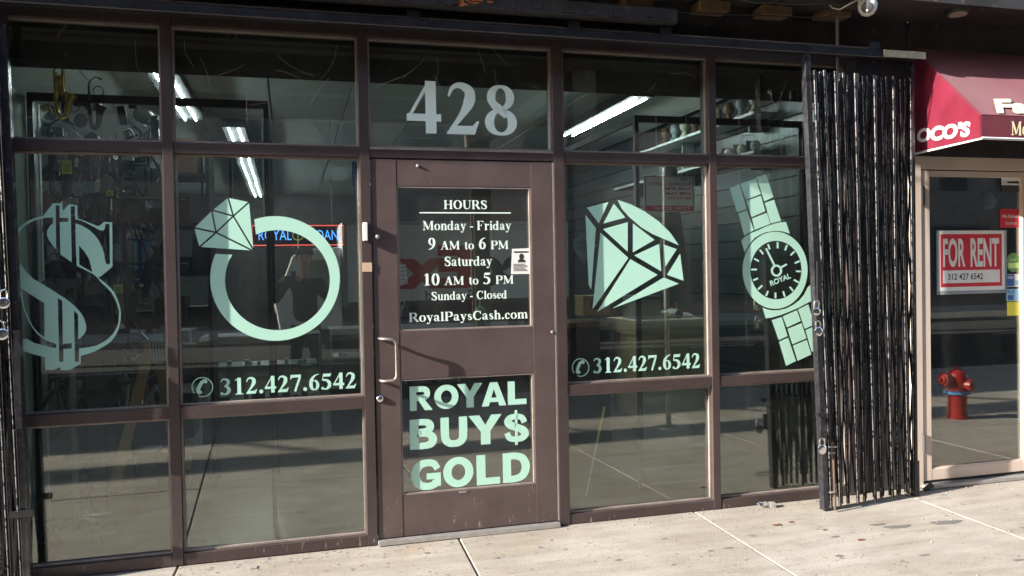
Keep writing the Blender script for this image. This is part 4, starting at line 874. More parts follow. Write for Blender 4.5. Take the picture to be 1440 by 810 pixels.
MB().tube([(ax+.004, .002, 2.222), (ax+.004, -.545, 2.236), (bxx, -.545, 2.236)], .009, 8).build('frame_tube', 'white', aw)
MB().tube([(ax+.002, A0[0], A0[1]+.004), (ax+.002, A1[0]-.004, A1[1]+.003), (bxx, A1[0]-.004, A1[1]+.003)], .0045, 6).build('piping', 'awn', aw)
def endp(s_, t_):                              # lettering on the end panel
    b0 = WX(1282, 202, ax-.0045); b1 = WX(1364.5, 191.5, ax-.0045); up = Vector((0, 0, .093)) + Vector((0, 0, 0))
    p_ = b0+(b1-b0)*s_+up*t_; p_.x = ax-.0052; return p_
sans_map("OCO'S", lambda s_, t_: endp(.10+.90*s_, t_), .045, .12).build('panel_lettering', 'paper', aw)
def slp(l, t, r_, b, sh):
    def f(s_, t_):
        u = l+(r_-l)*s_+sh*(1-t_); v = b+(t-b)*t_
        d = ray(u, v); nrm = Vector((0, 1, -1)).normalized()*-1; P0 = sl_(ax, 0)+Vector((0, -.004, .004)); k = (P0-CAMP).dot(nrm)/d.dot(nrm); return CAMP+d*k
    return f
sans_map('F', slp(1397, 139, 1421, 159, 5), .05).build('slope_lettering', 'awntxt', aw)
sans_map('a', slp(1421, 145, 1443, 159.5, 4), .05).build('slope_lettering', 'awntxt', aw)
x0, x1 = W(1422, 190, -.55).x, W(1445.5, 190, -.55).x; zb_ = W(1422, 190, -.55).z; zt_ = W(1422, 170.5, -.55).z
serif_on_plane('Mo', x0, x1, zb_, zt_-zb_, -.5505).build('valance_lettering', 'awntxt', aw)
# neighbour interior
ni = thing('neighbour_room', 'dark room interior behind the cream door', 'room', (6, 3, 0))
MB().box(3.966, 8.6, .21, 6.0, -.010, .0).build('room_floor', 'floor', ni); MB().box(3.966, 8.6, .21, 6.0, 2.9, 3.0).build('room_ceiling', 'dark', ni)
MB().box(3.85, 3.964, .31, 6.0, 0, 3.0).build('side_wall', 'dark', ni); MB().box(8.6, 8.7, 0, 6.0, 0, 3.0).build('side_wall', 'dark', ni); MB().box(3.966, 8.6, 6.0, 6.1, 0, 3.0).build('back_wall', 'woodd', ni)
for k in range(3): MB().box(4.35+k*.30, 4.63+k*.30, 1.2+.0*k, 1.75, 2.885, 2.897).build('ceiling_tile', 'ceil', ni)
MB().box(4.25, 4.29, .35, .40, 0, 2.9).build('curtain_strip', 'cream', ni); MB().box(4.34, 4.41, .35, .40, 0, 2.9).build('curtain_strip', 'cream', ni)
gl2 = W(1389, 283, .5)
gb = thing('glass_globe', 'clear glass globe lamp hanging inside the cream door', 'lamp', gl2)
MB().lathe([(.01, .07), (.03, .065), (.035, .05), (.055, .02), (.06, -.01), (.045, -.045), (.02, -.06)], gl2, (0, 0, 1), 20).build('globe', 'ltblue', gb); MB().tube([gl2+Vector((0, 0, .07)), gl2+Vector((0, 0, .8))], .004, 6).build('cord', 'dark', gb)

# ------------------------------------------------------------------ shop interior
rm = thing('shop_room', 'dim shop interior seen through the tall glass panes', 'room', (1, 4, 0))
MB().box(-5, 3.62, .12, 10.0, -.010, .0).build('room_floor', 'floor', rm)
MB().box(-5, 3.62, 10.0, 10.1, 0, 2.96).build('back_wall', 'dark', rm); MB().box(-5.1, -5, .12, 10, 0, 2.96).build('side_wall', 'plaster', rm)
MB().box(3.62, 3.72, .31, 10, 0, 2.96).build('side_wall', 'dark', rm); MB().box(-5, 3.72, .31, 10.1, 2.965, 3.05).build('ceiling_deck', 'plaster', rm)
MB().box(-1.60, 3.545, .12, .30, 2.60, 2.96).build('bulkhead', 'soot', rm)
tme = MB().box(0, .60, 0, 1.20, 0, .012).build('ceiling_tile', 'ceil', rm); tme.location = -Vector(rm.location)+Vector((-5, .32, 2.905)); first = True
for i in range(14):
    for j in range(8):
        if first: first = False; continue
        c = tme.copy(); COL.objects.link(c); c.location = -Vector(rm.location)+Vector((-5+.61*i, .32+1.21*j, 2.905+.002*((i*7+j*3) % 3)))
MB().box(-1.50, -1.40, .125, .83, .001, 2.515).build('partition', 'plaster', rm); MB().box(-1.505, -1.395, .832, .87, .001, 2.515).build('partition_edge', 'ceil', rm)
for k in range(18): MB().box(3.575, 3.612, .32, 6.5, .25+k*.147, .25+k*.147+.139).build('slat', 'slat', rm)
for z in (.9, 2.0): pass
def lamp(x, y0, y1, label, z=2.82):
    o = thing('tube_light', label, 'ceiling light', (x, y0, z), 'lit ceiling tube lights')
    MB().box(x-.10, x+.10, y0-.03, y1+.03, z+.010, z+.085).build('housing', 'matt', o)
    for s_ in (-.042, .042): MB().tube([(x+s_, y0, z), (x+s_, y1, z)], .005, 8).build('tube', 'tubel', o)
lamp(-.78, 1.25, 2.85, 'bright twin tube light behind the top left of the ring pane')
lamp(-.46, 3.2, 5.3, 'receding twin tube light above the ring gem, nearest of its row')
lamp(-.47, 5.35, 7.4, 'receding twin tube light above the ring gem, middle of its row')
lamp(-.48, 7.45, 9.5, 'receding twin tube light above the ring gem, farthest of its row')
lamp(2.66, 1.35, 3.05, 'long bright twin tube light above the diamond picture')
lamp(1.25, 6.2, 7.6, 'twin tube light seen through the upper door glass')
for k, x in enumerate((1.0, 1.55)):
    pass
def framed(name, label, x0, x1, y, zt, mat='black', glass=True, retn=None):
    o = thing(name, label, 'glass partition', ((x0+x1)/2, y, 0), 'black framed partitions behind the panes')
    w_ = .028
    for a, b in ((x0, x0+w_), (x1-w_, x1)): MB().box(a, b, y, y+.03, .001, zt).build('post', mat, o)
    MB().box(x0+w_, x1-w_, y, y+.03, zt-.045, zt).build('top_bar', mat, o)
    if glass: MB().box(x0+w_, x1-w_, y+.012, y+.017, .02, zt-.046).build('glass_pane', 'int_glass', o)
    if retn:
        s_, y2 = retn; MB().box(s_, s_+w_, y+.032, y2, zt-.045, zt).build('return_bar', mat, o); MB().box(s_, s_+w_, y2-w_, y2, .001, zt-.046).build('post', mat, o)
framed('glass_partition', 'black framed glass partition behind the ring and dollar sign panes', -1.39, -.105, .60, 2.535, glass=False, retn=(-.135, 1.9))
framed('glass_partition', 'black framed glass partition behind the diamond and watch panes', 2.265, 3.565, .60, 2.535, retn=(2.268, 2.5))
# black frame seen high behind the ring pane
o = thing('framed_mirror', 'black framed mirror hung high behind the ring pane', 'mirror', (-.3, 1.9, 2.5))
a, b = W(248, 142, 1.9), W(374, 200, 1.9)
MB().box(a.x-.3, b.x, 1.9, 1.93, 2.46, 2.50).build('frame_bar', 'black', o); MB().box(a.x-.3, b.x-.03, 1.915, 1.925, 2.0, 2.459).build('mirror_glass', 'int_glass', o)
for x in (-.62, -.42): MB().box(x, x+.02, 1.90, 1.93, 2.0, 2.459).build('frame_bar', 'black', o)
# neon sign
nz0, nz1, nx0, nx1, ny = 1.767, 1.941, -.31, .475, 3.0
o = thing('neon_sign', 'red bordered neon sign spelling ROYAL LOAN in blue behind the ring', 'neon sign', (.08, 3, 1.77))
MB().box(nx0-.01, nx1+.01, ny+.02, ny+.03, nz0-.01, nz1+.01).build('back_board', 'matt', o)
MB().tube([(nx0, ny, nz0), (nx1, ny, nz0), (nx1, ny, nz1), (nx0, ny, nz1)], .0055, 6, closed=True).build('border_tube', 'neonr', o)
sans_on_plane('ROYAL', nx0+.05, nx0+.33, nz0+.045, nz1-.04, ny-.004, -.004).build('neon_word', 'neonb', o)
sans_on_plane('LOAN', nx0+.50, nx1-.05, nz0+.045, nz1-.04, ny-.004, -.004).build('neon_word', 'neonb', o)
MB().tube([(.075+.045*math.cos(k*math.pi/10), ny, nz0+.085+.04*math.sin(k*math.pi/10)) for k in range(20)], .004, 6, closed=True).build('neon_emblem', 'neony', o)
MB().tube([(.075, ny, nz0-.03), (.075, ny, nz1-.01)], .004, 6).build('neon_emblem', 'neony', o)
for x in (nx0+.1, nx1-.1): MB().tube([(x, ny+.025, nz1), (x, ny+.025, 2.9)], .003, 5).build('hanging_wire', 'grey', o)
# showcases
def showcase(x0, x1, y, h, label, d=.5):
    o = thing('glass_showcase', label, 'showcase', ((x0+x1)/2, y, 0), 'glass showcases on the shop floor')
    MB().box(x0, x1, y, y+d, .001, h*.42).build('case_base', 'dark', o)
    MB().box(x0, x1, y, y+.006, h*.42+.001, h-.02).build('front_glass', 'int_glass', o); MB().box(x0, x1, y, y+d, h-.018, h).build('top_glass', 'dark', o)
    for x in (x0, x1-.02): MB().box(x, x+.02, y-.01, y+.012, h*.42, h+.004).build('case_post', 'alum', o)
    MB().box(x0+.03, x1-.03, y+.02, y+d-.02, h*.72, h*.72+.008).build('shelf', 'plast', o)
    mb = MB()
    for k in range(14): x = random.uniform(x0+.05, x1-.1); mb.box(x, x+random.uniform(.02, .06), y+.08, y+.2, h*.42+.002, h*.42+random.uniform(.02, .08)); x = random.uniform(x0+.05, x1-.1); mb.box(x, x+.03, y+.08, y+.2, h*.73, h*.73+random.uniform(.01, .05))
    mb.build('jewellery', 'grey', o, kind='stuff')
showcase(-.75, .25, 2.9, .98, 'glass showcase behind the lower left of the ring'); showcase(.35, 1.6, 3.4, .98, 'glass showcase behind the door, nearest the middle'); showcase(-1.9, -.9, 3.6, 1.0, 'glass showcase far left behind the hanging instruments')
def boxy(name, label, cat, p0, p1, y, d, mat, parts=None):
    A, B = W(*p0, y), W(*p1, y); o = thing(name, label, cat, ((A.x+B.x)/2, y, B.z)); MB().box(A.x, B.x, y, y+d, B.z, A.z).build('body', mat, o, bevel=.004)
    for (a, b, c, e_, m_, nm) in (parts or ()): w_, h_ = B.x-A.x, A.z-B.z; MB().box(A.x+a*w_, A.x+b*w_, y-.004, y-.001, B.z+c*h_, B.z+e_*h_).build(nm, m_, o)
    return o
# wooden counter at right
ct = thing('wooden_counter', 'pale wooden counter behind the phone number right of the door', 'counter', (2.9, 1.5, 0))
A, B = W(893, 451, 1.5), W(990, 468, 1.5)
MB().box(A.x, 3.30, 1.45, 2.1, B.z, A.z).build('counter_top', 'wood', ct, bevel=.004)
MB().box(A.x+.03, 3.27, 1.50, 2.0, .30, B.z-.001).build('front_panel', 'wood', ct); MB().box(A.x+.09, 3.20, 1.492, 1.499, .34, B.z-.06).build('inset_panel', 'wood', ct)
for k in (0, 1): MB().lathe([(.009, 0), (.007, .004)], (A.x+.16+k*.30, 1.492, B.z-.12), (0, -1, 0), 10).build('bolt_head', 'dark', ct)
dk = thing('dark_counter', 'dark counter behind the lower left of the diamond picture', 'counter', (2.3, 1.9, 0))
MB().box(2.02, 2.62, 1.9, 2.4, 1.02, 1.06).build('counter_top', 'woodd', dk); MB().box(2.05, 2.60, 1.92, 2.38, .002, 1.019).build('front_panel', 'matt', dk)
boxy('cardboard_box', 'brown cardboard box on the counter behind the diamond picture', 'box', (820, 416), (858, 443), 1.95, .22, 'card', ((.3, .7, .3, .8, 'woodd', 'box_label'),))
boxy('red_box', 'small red box under the diamond tip beside the wooden counter', 'box', (869, 454), (893, 482), 1.88, .02, 'red')
boxy('grey_bin', 'grey plastic bin on the wooden counter behind the diamond picture', 'bin', (896, 416), (930, 450), 1.6, .3, 'plast', ((.0, 1, .86, .9, 'dark', 'bin_rim'),))
o = thing('plastic_bags', 'heap of white plastic bags on the right of the wooden counter', 'bags', W(958, 448, 1.6)); b_ = W(958, 450, 1.6); mb = MB()
for k in range(9): x = b_.x+random.uniform(-.14, .14); z = b_.z+random.uniform(.015, .07); mb.lathe([(.01, -.03), (.06, -.015), (.07, .0), (.04, .02), (.01, .03)], (x, 1.65+random.uniform(0, .1), z), (random.uniform(-.3, .3), .2, 1), 9)
mb.build('bag_pile', 'paper', o)
o = thing('desk_lamp', 'thin jointed arm lamp leaning over the wooden counter', 'lamp', W(955, 448, 1.5)); a, b = W(941, 395, 1.5), W(955, 442, 1.5)
MB().tube([a, b], .006, 6).build('lamp_arm', 'wood', o); MB().lathe([(.03, -.01), (.035, 0), (.03, .01)], b, (0, -1, 0), 14).build('lamp_joint', 'matt', o)
a = W(945, 232, 1.2); b = W(950, 420, 1.2)
o = thing('hanging_garment', 'pale cloth hanging behind the top right of the diamond picture', 'cloth', b)
MB().prism([W(936, 234, 1.2), W(952, 234, 1.2), W(957, 300, 1.2), W(968, 380, 1.2), W(962, 425, 1.2), W(938, 425, 1.2), W(930, 350, 1.2), W(934, 290, 1.2)], (0, 1, 0), .03).build('cloth_body', 'plast', o)
# wall shelves with balls and display cases
for z, lab in ((2.37, 'lower white shelf of balls high on the slatted wall'), (2.66, 'upper white shelf of heads and balls high on the slatted wall')):
    o = thing('wall_shelf', lab, 'shelf', (3.5, 1, z), 'white shelves on the slatted wall'); MB().box(3.36, 3.572, .9, 3.6, z-.02, z).build('shelf_board', 'white', o)
    for k in range(3): MB().box(3.45, 3.57, 1.1+k*1.1, 1.12+k*1.1, z-.12, z-.021).build('shelf_bracket', 'grey', o)
k = 0
ORD = ('nearest', 'second nearest', 'third nearest', 'fourth nearest', 'fifth nearest', 'sixth nearest', 'seventh nearest', 'eighth nearest', 'farthest')
for i in range(9):
    for z in (2.37, 2.66):
        y = 1.02+i*.19; k += 1
        if z < 2.5:
            o = thing('ball_case', ORD[i]+' boxed cream ball on the lower wall shelf', 'ball', (3.45, y, z), 'boxed balls on the lower shelf')
            MB().lathe([(.004, -.042), (.03, -.032), (.042, 0), (.03, .032), (.004, .042)], (3.45, y, z+.052), (0, 0, 1), 14).build('ball', 'ball', o); MB().box(3.40, 3.50, y-.05, y+.05, z+.001, z+.006).build('case_base', 'plast', o)
            MB().box(3.40, 3.50, y+.05, y+.053, z+.006, z+.10).build('case_side', 'plast', o)
        else:
            o = thing('display_figure', ORD[i]+(' cream', ' grey', ' brown')[i % 3]+' bust on the upper wall shelf', 'figurine', (3.45, y, z), 'busts on the upper shelf')
            MB().lathe([(.045, .001), (.05, .02), (.025, .05), (.02, .07), (.042, .095), (.046, .125), (.03, .16), (.005, .17)], (3.45, y, z), (0, 0, 1), 12).build('bust', ('ball', 'plast', 'woodd')[i % 3], o)
# left: hanging instruments, tags, boxes, stands
def sax(p, label, mat, s=1.0, rot=0):
    o = thing('saxophone', label, 'saxophone', p, 'wind instruments hanging behind the dollar sign pane'); p = Vector(p)
    ca, sa = math.cos(rot), math.sin(rot)
    T = lambda x, z, y=0: p+Vector(((x*ca-y*sa)*s, (x*sa+y*ca)*s, z*s))
    MB().tube([T(.02, .62), T(.0, .60), T(-.02, .55), T(-.01, .3), T(0, .02), T(.02, -.03), T(.06, -.05), T(.10, -.03), T(.12, .03), T(.14, .18), T(.17, .26)], [.008*s, .009*s, .011*s, .018*s, .028*s, .032*s, .034*s, .036*s, .038*s, .048*s, .078*s], 14).build('horn_tube', mat, o)
    MB().tube([T(.02, .62), T(.08, .66), T(.13, .64)], .007*s, 8).build('neck', mat, o); MB().tube([T(.13, .64), T(.18, .62)], .011*s, 8).build('mouthpiece', 'matt', o)
    mb = MB()
    for k in range(12): mb.lathe([(.016*s, 0), (.018*s, .004*s), (.012*s, .010*s)], T(-.012+.0012*k, .07+.04*k, -.03), (0, -1, 0), 10)
    for k in range(4): mb.tube([T(.02, .05+.13*k, -.02), T(.045, .1+.13*k, -.02), T(.02, .15+.13*k, -.02)], .003*s, 5)
    mb.build('keys', mat, o, kind='stuff')
sax(W(80, 160, .45), 'shiny brass saxophone hanging at the top of the dollar sign pane', 'brass', .42, .3)
sax(W(88, 128, .5), 'small brass horn hanging above the brass saxophone', 'brass', .32, 2.2)
sax(W(74, 270, .5), 'dark saxophone hanging below the brass one', 'dark', .62, .5)
sax(W(128, 175, .55), 'dark saxophone hanging right of the brass one', 'dark', .40, -.4)
sax(W(150, 330, .9), 'dark saxophone hanging behind the top of the dollar sign', 'dark', .5, .2)
def stand(x, y, z0, z1, label, lean=0.0, foot=False):
    o = thing('instrument_stand', label, 'stand', (x, y, z0), 'metal stands behind the dollar sign pane')
    MB().tube([(x, y, z0), (x+lean, y, z1)], .010, 8).build('pole', 'matt', o); MB().lathe([(.016, -.03), (.018, 0), (.016, .03)], (x+lean*.6, y, z0+(z1-z0)*.6), (0, 0, 1), 12).build('clutch', 'matt', o)
    for k in range(0):
        an = k*2.09+.4; MB().tube([(x+lean*.1, y, z0+.28), (x+.26*math.cos(an), y+.26*math.sin(an), z0+.012)], .007, 6).build('leg', 'alum', o)
    MB().tube([(x+lean-.10, y-.02, z1), (x+lean+.02, y, z1+.01), (x+lean+.10, y+.03, z1+.05)], .007, 6).build('boom', 'matt', o)
a = W(110, 200, .7); stand(a.x, .72, .001, 2.22, 'tall metal stand rising behind the dollar sign')
a = W(140, 300, .95); stand(a.x, .97, .001, 2.0, 'thin metal stand seen through the loop of the dollar sign', .05)
a = W(178, 200, 1.1); stand(a.x, 1.1, .001, 2.35, 'dark metal stand right of the dollar sign', -.04)
def pxtag(u, v, y, w, h, mat, label, rot=.1):
    p_ = W(u, v, y); o = thing('price_tag', label, 'price tag', p_, 'price tags behind the dollar sign pane')
    MB().box(-w/2, w/2, -.0006, .0006, -h, 0).build('tag_card', mat).parent = o; MB().tube([(0, 0, -.006), (.004, 0, .05)], .0015, 5).build('tag_string', 'paper').parent = o
    pr = MB(); [pr.box(-w*.3, w*.3, -.0014, -.0008, -h*(.35+.2*k)-.004, -h*(.35+.2*k)) for k in range(3)]; pr.build('tag_print', 'ink', kind='stuff').parent = o
    o.rotation_euler = (0, rot, 0)
pxtag(93, 225, .4, .050, .075, 'yellow', 'yellow price tag under the upper left transom', -.05); pxtag(108, 223, .42, .018, .045, 'paper', 'narrow white price tag right of the yellow one')
pxtag(111, 258, .4, .042, .070, 'plast', 'pale price tag beneath a round ring hook', .1); pxtag(138, 252, .5, .024, .07, 'paper', 'narrow pale price tag at the middle of the pane', .12)
pxtag(154, 268, .6, .036, .03, 'yellow', 'small yellow tag above the dollar sign', 0); pxtag(147, 344, .5, .022, .06, 'plast', 'grey tag inside the dollar sign curve', 0); pxtag(166, 400, .55, .05, .05, 'lime', 'pale green square tag right of the dollar sign', 0)
boxy('grey_case', 'upper grey plastic case stacked right of the dollar sign', 'case', (190, 235), (220, 275), 1.3, .3, 'plast', ((.45, .52, .0, 1, 'dark', 'case_seam'), (.75, .8, 0, 1, 'dark', 'case_seam')))
boxy('grey_case', 'flat dark case under the grey plastic case', 'case', (160, 240), (188, 262), 1.3, .3, 'grey', ((.1, .9, .4, .5, 'dark', 'case_seam'),))
boxy('book_rack', 'rack of upright books right of the dollar sign', 'books', (178, 335), (206, 382), 1.1, .2, 'blue', ((.05, .30, .05, .95, 'plast', 'book_spine'), (.36, .55, .05, .9, 'ltblue', 'book_spine'), (.80, .98, .05, .92, 'plast', 'book_spine')))
boxy('blue_card', 'blue and white card standing right of the dollar sign', 'card', (185, 384), (210, 403), 1.0, .01, 'blue', ((0, 1, 0, .18, 'paper', 'card_edge'), (.2, .55, .5, .58, 'paper', 'card_line')))
boxy('amplifier_stack', 'tall black loudspeaker cabinet on the floor behind the dollar sign', 'loudspeaker', (116, 430), (150, 676), .62, .3, 'matt', ((.08, .92, .05, .48, 'dark', 'grille'), (.08, .92, .52, .95, 'dark', 'grille')))
a = W(100, 570, .6)
o = thing('caster_base', 'rolling stand base with shiny rounded casters behind the lowest left pane', 'stand', (a.x, .6, 0)); p_ = W(106, 668, .6); z0_ = max(.02, p_.z)
MB().tube([(p_.x, .6, .12), (p_.x, .6, 1.3)], .018, 10).build('column', 'grey', o)
for k in range(5):
    an = k*1.257+.5; q_ = Vector((p_.x+.17*math.cos(an), .62+.17*math.sin(an), .07)); MB().tube([(p_.x, .62, .14), q_+Vector((0, 0, .05))], .014, 8).build('base_arm', 'chrome', o)
    MB().lathe([(.01, -.028), (.035, -.022), (.042, 0), (.035, .022), (.01, .028)], q_-Vector((0, 0, .022)), (math.cos(an+1), math.sin(an+1), 0), 14).build('caster', 'black', o)
o = thing('sandwich_board', 'leaning brown wooden board frame behind the bottom of the leftmost pane', 'board', W(175, 685, .45)); a, b = W(212, 482, .45), W(160, 690, .45)
b.z = max(b.z, .01); MB().bar(a, b, .055, .02).build('board_leg', 'board', o); MB().bar(a+Vector((.02, .05, 0)), (a.x+.1, .9, .01), .045, .02).build('board_leg', 'woodd', o)
c = [W(u, v, .40) for u, v in ((207, 471), (229, 469), (236, 506), (215, 511))]; MB().prism(c[::-1], (0, -1, 0), .003).build('hanging_card', 'plast', o)
mb = MB()
for k in range(5): u = 211+k*4.2; q_ = [W(u, 480, .395), W(u+1.8, 480, .395), W(u+4.6, 501, .395), W(u+2.8, 501, .395)]; mb.prism(q_[::-1], (0, -1, 0), .001)
mb.build('card_print', 'ink', o, kind='stuff')
# shelves of dark stock right of and behind the dollar sign
o = thing('stock_shelving', 'black shelving crowded with dark stock behind the leftmost pane', 'shelving', (-1.1, 1.6, 0))
for z in (.75, 1.15, 1.5, 1.85, 2.2): MB().box(-1.75, -.55, 1.6, 2.0, z, z+.025).build('shelf_board', 'matt', o)
for x in (-1.76, -.56): MB().box(x, x+.025, 1.6, 2.0, .001, 2.5).build('shelf_side', 'matt', o)
mb = MB(); mb2 = MB(); mb3 = MB()
for z in (.02, .776, 1.176, 1.526, 1.876, 2.226):
    x = -1.72
    while x < -.62:
        w_ = random.uniform(.04, .16); h_ = random.uniform(.08, .26); (mb, mb2, mb3)[random.choice((0, 0, 0, 1, 1, 2))].box(x, x+w_, 1.62+random.uniform(0, .1), 1.95, z, z+h_); x += w_+.01
mb.build('stock', 'dark', o, kind='stuff'); mb2.build('stock', 'woodd', o, kind='stuff'); mb3.build('stock', 'grey', o, kind='stuff')
# dense hanging merchandise nobody could count
rnd = random.Random(21)
HM = {'matt': MB(), 'dark': MB(), 'grey': MB(), 'alum': MB(), 'woodd': MB(), 'chrome': MB()}
for k in range(330):
    mt = rnd.choice(('matt', 'matt', 'dark', 'dark', 'grey', 'alum', 'woodd', 'chrome')); mb = HM[mt]
    y = rnd.uniform(.68, 1.5); x = rnd.uniform(-1.15, -.62)*(4.45+y)/4.45; z = 1.48+(rnd.uniform(.25, 2.5)-1.48)*(4.45+y)/4.45*rnd.choice((1, 1, .8))
    z = min(max(z, .85), 2.62); L = rnd.uniform(.04, .24); an = rnd.gauss(0, .35); typ = rnd.random(); top = Vector((x, y, z)); bot = top+Vector((math.sin(an)*L, rnd.uniform(-.03, .03), -math.cos(an)*L))
    if typ < .35: mb.tube([top, top.lerp(bot, .5)+Vector((rnd.uniform(-.02, .02), 0, 0)), bot], rnd.uniform(.003, .009), 6)
    elif typ < .55: mb.bar(top, bot, rnd.uniform(.015, .05), rnd.uniform(.004, .03))
    elif typ < .7: mb.lathe([(.004, -.01), (rnd.uniform(.02, .06), -.004), (rnd.uniform(.02, .06), .004), (.004, .01)], top, (rnd.uniform(-.6, .6), -1, rnd.uniform(-.5, .5)), 12)
    elif typ < .85: rr = rnd.uniform(.02, .05); mb.tube([top+Vector((rr*math.cos(a_*.7), 0, rr*math.sin(a_*.7))) for a_ in range(9)], .003, 5, closed=True)
    else: w_ = rnd.uniform(.02, .07); mb.box(x-w_, x+w_, y, y+.04, z-w_*rnd.uniform(.5, 1.5), z)
ho = thing('hanging_merchandise', 'dense tangle of hanging metal parts and tools behind the leftmost panes', 'merchandise', (-.9, 1.0, .1)); ho['kind'] = 'stuff'
for mt, mb in HM.items(): mb.build('tangle', mt, ho, kind='stuff')
for z in (2.30, 2.0, 1.6): MB().tube([(-1.38, .95, z), (-.62, .95, z-.03)], .009, 8).build('hanging_rail', 'dark', ho)
# things on the counter behind the door
for u, v, lab, mt, s_ in ((675, 440, 'green soap bottle with white pump behind the door glass', 'soap', 1.0), (569, 435, 'small clear pump bottle at the left of the door glass', 'plast', .62)):
    p_ = W(u, v, 1.4); o = thing('pump_bottle', lab, 'bottle', p_); zb = p_.z-.09*s_
    MB().lathe([(.042*s_, 0), (.044*s_, .02), (.044*s_, .10*s_), (.036*s_, .125*s_), (.014*s_, .14*s_)], (p_.x, 1.4, zb), (0, 0, 1), 18).build('bottle_body', mt, o); MB().tube([(p_.x, 1.4, zb+.14*s_), (p_.x, 1.4, zb+.19*s_), (p_.x-.03, 1.39, zb+.19*s_)], .006, 6).build('pump', 'paper', o)
o = thing('door_table', 'low dark table just inside the entrance door', 'table', (1.3, 1.4, 0)); zt = W(675, 440, 1.4).z-.092
MB().box(.75, 1.85, 1.2, 1.75, zt-.03, zt).build('table_top', 'dark', o)
for x in (.78, 1.79): MB().box(x, x+.03, 1.22, 1.25, .001, zt-.031).build('leg', 'matt', o); MB().box(x, x+.03, 1.70, 1.73, .001, zt-.031).build('leg', 'matt', o)

# ------------------------------------------------------------------ what the glass reflects: the street behind the photographer
hy = thing('fire_hydrant', 'red fire hydrant with a blue ring reflected in the cream door', 'fire hydrant', (6.22, -1.9, 0)); hc = (6.22, -1.9, 0)
MB().lathe([(.10, 0), (.10, .02), (.088, .03), (.085, .22), (.09, .235)], hc, seg=20).build('barrel', 'hyd', hy)
MB().lathe([(.105, .236), (.118, .24), (.118, .265), (.105, .27)], hc, seg=20).build('ring', 'hydb', hy)
MB().lathe([(.092, .271), (.095, .30), (.10, .36), (.096, .42), (.075, .455), (.03, .475), (.018, .478), (.018, .505), (.012, .507)], hc, seg=20).build('bonnet', 'hyd', hy)
MB().lathe([(.05, .06), (.055, .12), (.062, .125), (.062, .165), (.045, .17), (.045, .185), (.018, .19), (.018, .215)], (6.22, -1.9, .385), (-1, 0, 0), 18).build('side_nozzle', 'hyd', hy)
MB().lathe([(.05, .06), (.055, .11), (.062, .115), (.062, .14), (.018, .145), (.018, .165)], (6.22, -1.9, .33), (.35, .9, 0), 18).build('front_nozzle', 'hyd', hy)
MB().tube([(6.22-.15, -1.9, .33), (6.22-.13, -1.84, .27), (6.22-.08, -1.80, .29), (6.22-.03, -1.80, .33)], .004, 6).build('cap_chain', 'dark', hy)
for k in range(6): an = k*1.047; MB().lathe([(.010, 0), (.010, .012)], (6.22+.112*math.cos(an), -1.9+.112*math.sin(an), .266), (0, 0, 1), 6).build('bolt', 'hyd', hy)
sg = thing('street_post', 'bare metal kerbside post on a round base reflected right of the door', 'post', (3.40, -2.36, 0))
MB().box(3.385, 3.425, -2.40, -2.365, 0, 2.6).build('post', 'alum', sg)
MB().lathe([(.13, 0), (.12, .015), (.04, .03)], (3.405, -2.38, 0), seg=18).build('base_plate', 'alum', sg)

sb = thing('mirrored_sign_stand_in', 'backward tow zone board added behind the diamond pane for a mirrored street sign', 'sign', (2.5, .50, 2.0)); a_, b_ = W(905, 234, .5), W(977, 297, .5)  # added indoors as a stand-in for a street sign's reflection
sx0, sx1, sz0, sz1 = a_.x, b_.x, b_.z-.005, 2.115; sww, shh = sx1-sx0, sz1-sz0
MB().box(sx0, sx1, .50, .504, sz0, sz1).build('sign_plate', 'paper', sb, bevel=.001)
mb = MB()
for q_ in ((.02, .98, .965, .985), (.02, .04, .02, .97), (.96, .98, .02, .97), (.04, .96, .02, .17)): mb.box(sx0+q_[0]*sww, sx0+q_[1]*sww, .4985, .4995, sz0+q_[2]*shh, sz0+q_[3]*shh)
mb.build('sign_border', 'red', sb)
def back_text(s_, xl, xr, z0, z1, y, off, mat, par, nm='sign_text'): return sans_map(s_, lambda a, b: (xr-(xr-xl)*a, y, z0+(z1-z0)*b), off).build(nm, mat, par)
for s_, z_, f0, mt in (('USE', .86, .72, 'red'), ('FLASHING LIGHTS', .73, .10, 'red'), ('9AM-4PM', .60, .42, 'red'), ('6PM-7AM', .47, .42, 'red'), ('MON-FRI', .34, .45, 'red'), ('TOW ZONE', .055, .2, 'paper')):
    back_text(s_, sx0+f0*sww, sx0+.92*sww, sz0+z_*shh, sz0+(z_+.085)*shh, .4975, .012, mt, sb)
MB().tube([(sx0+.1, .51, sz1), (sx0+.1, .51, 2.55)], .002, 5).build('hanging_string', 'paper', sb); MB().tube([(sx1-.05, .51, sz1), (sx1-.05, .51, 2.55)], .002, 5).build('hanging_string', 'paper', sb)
# delivery truck
TY = -14.0
tk = thing('delivery_truck', 'white delivery box truck parked across the street, seen reflected in the door', 'truck', (4.0, TY-1.2, -.14))
MB().box(1.15, 7.4, TY-2.3, TY, .78, 2.72).build('cargo_box', 'truckw', tk, bevel=.03)
for x in (1.15, 7.3): MB().box(x+.0, x+.1, TY+.001, TY+.02, .78, 2.72).build('corner_post', 'grey', tk)
MB().box(1.15, 7.4, TY+.001, TY+.015, 2.64, 2.72).build('roof_rail', 'alum', tk); MB().box(1.15, 7.4, TY+.001, TY+.012, .78, .90).build('skirt_rail', 'dark', tk)
cab = MB(); pr_ = [(1.12, .30), (-.25, .30), (-.35, .95), (-.25, 1.15), (.05, 1.95), (.25, 2.1), (1.12, 2.15)]
cab.prism([(x, TY-.1, z) for x, z in pr_], (0, -1, 0), 2.05); cab.build('cab', 'truckw', tk, bevel=.03)
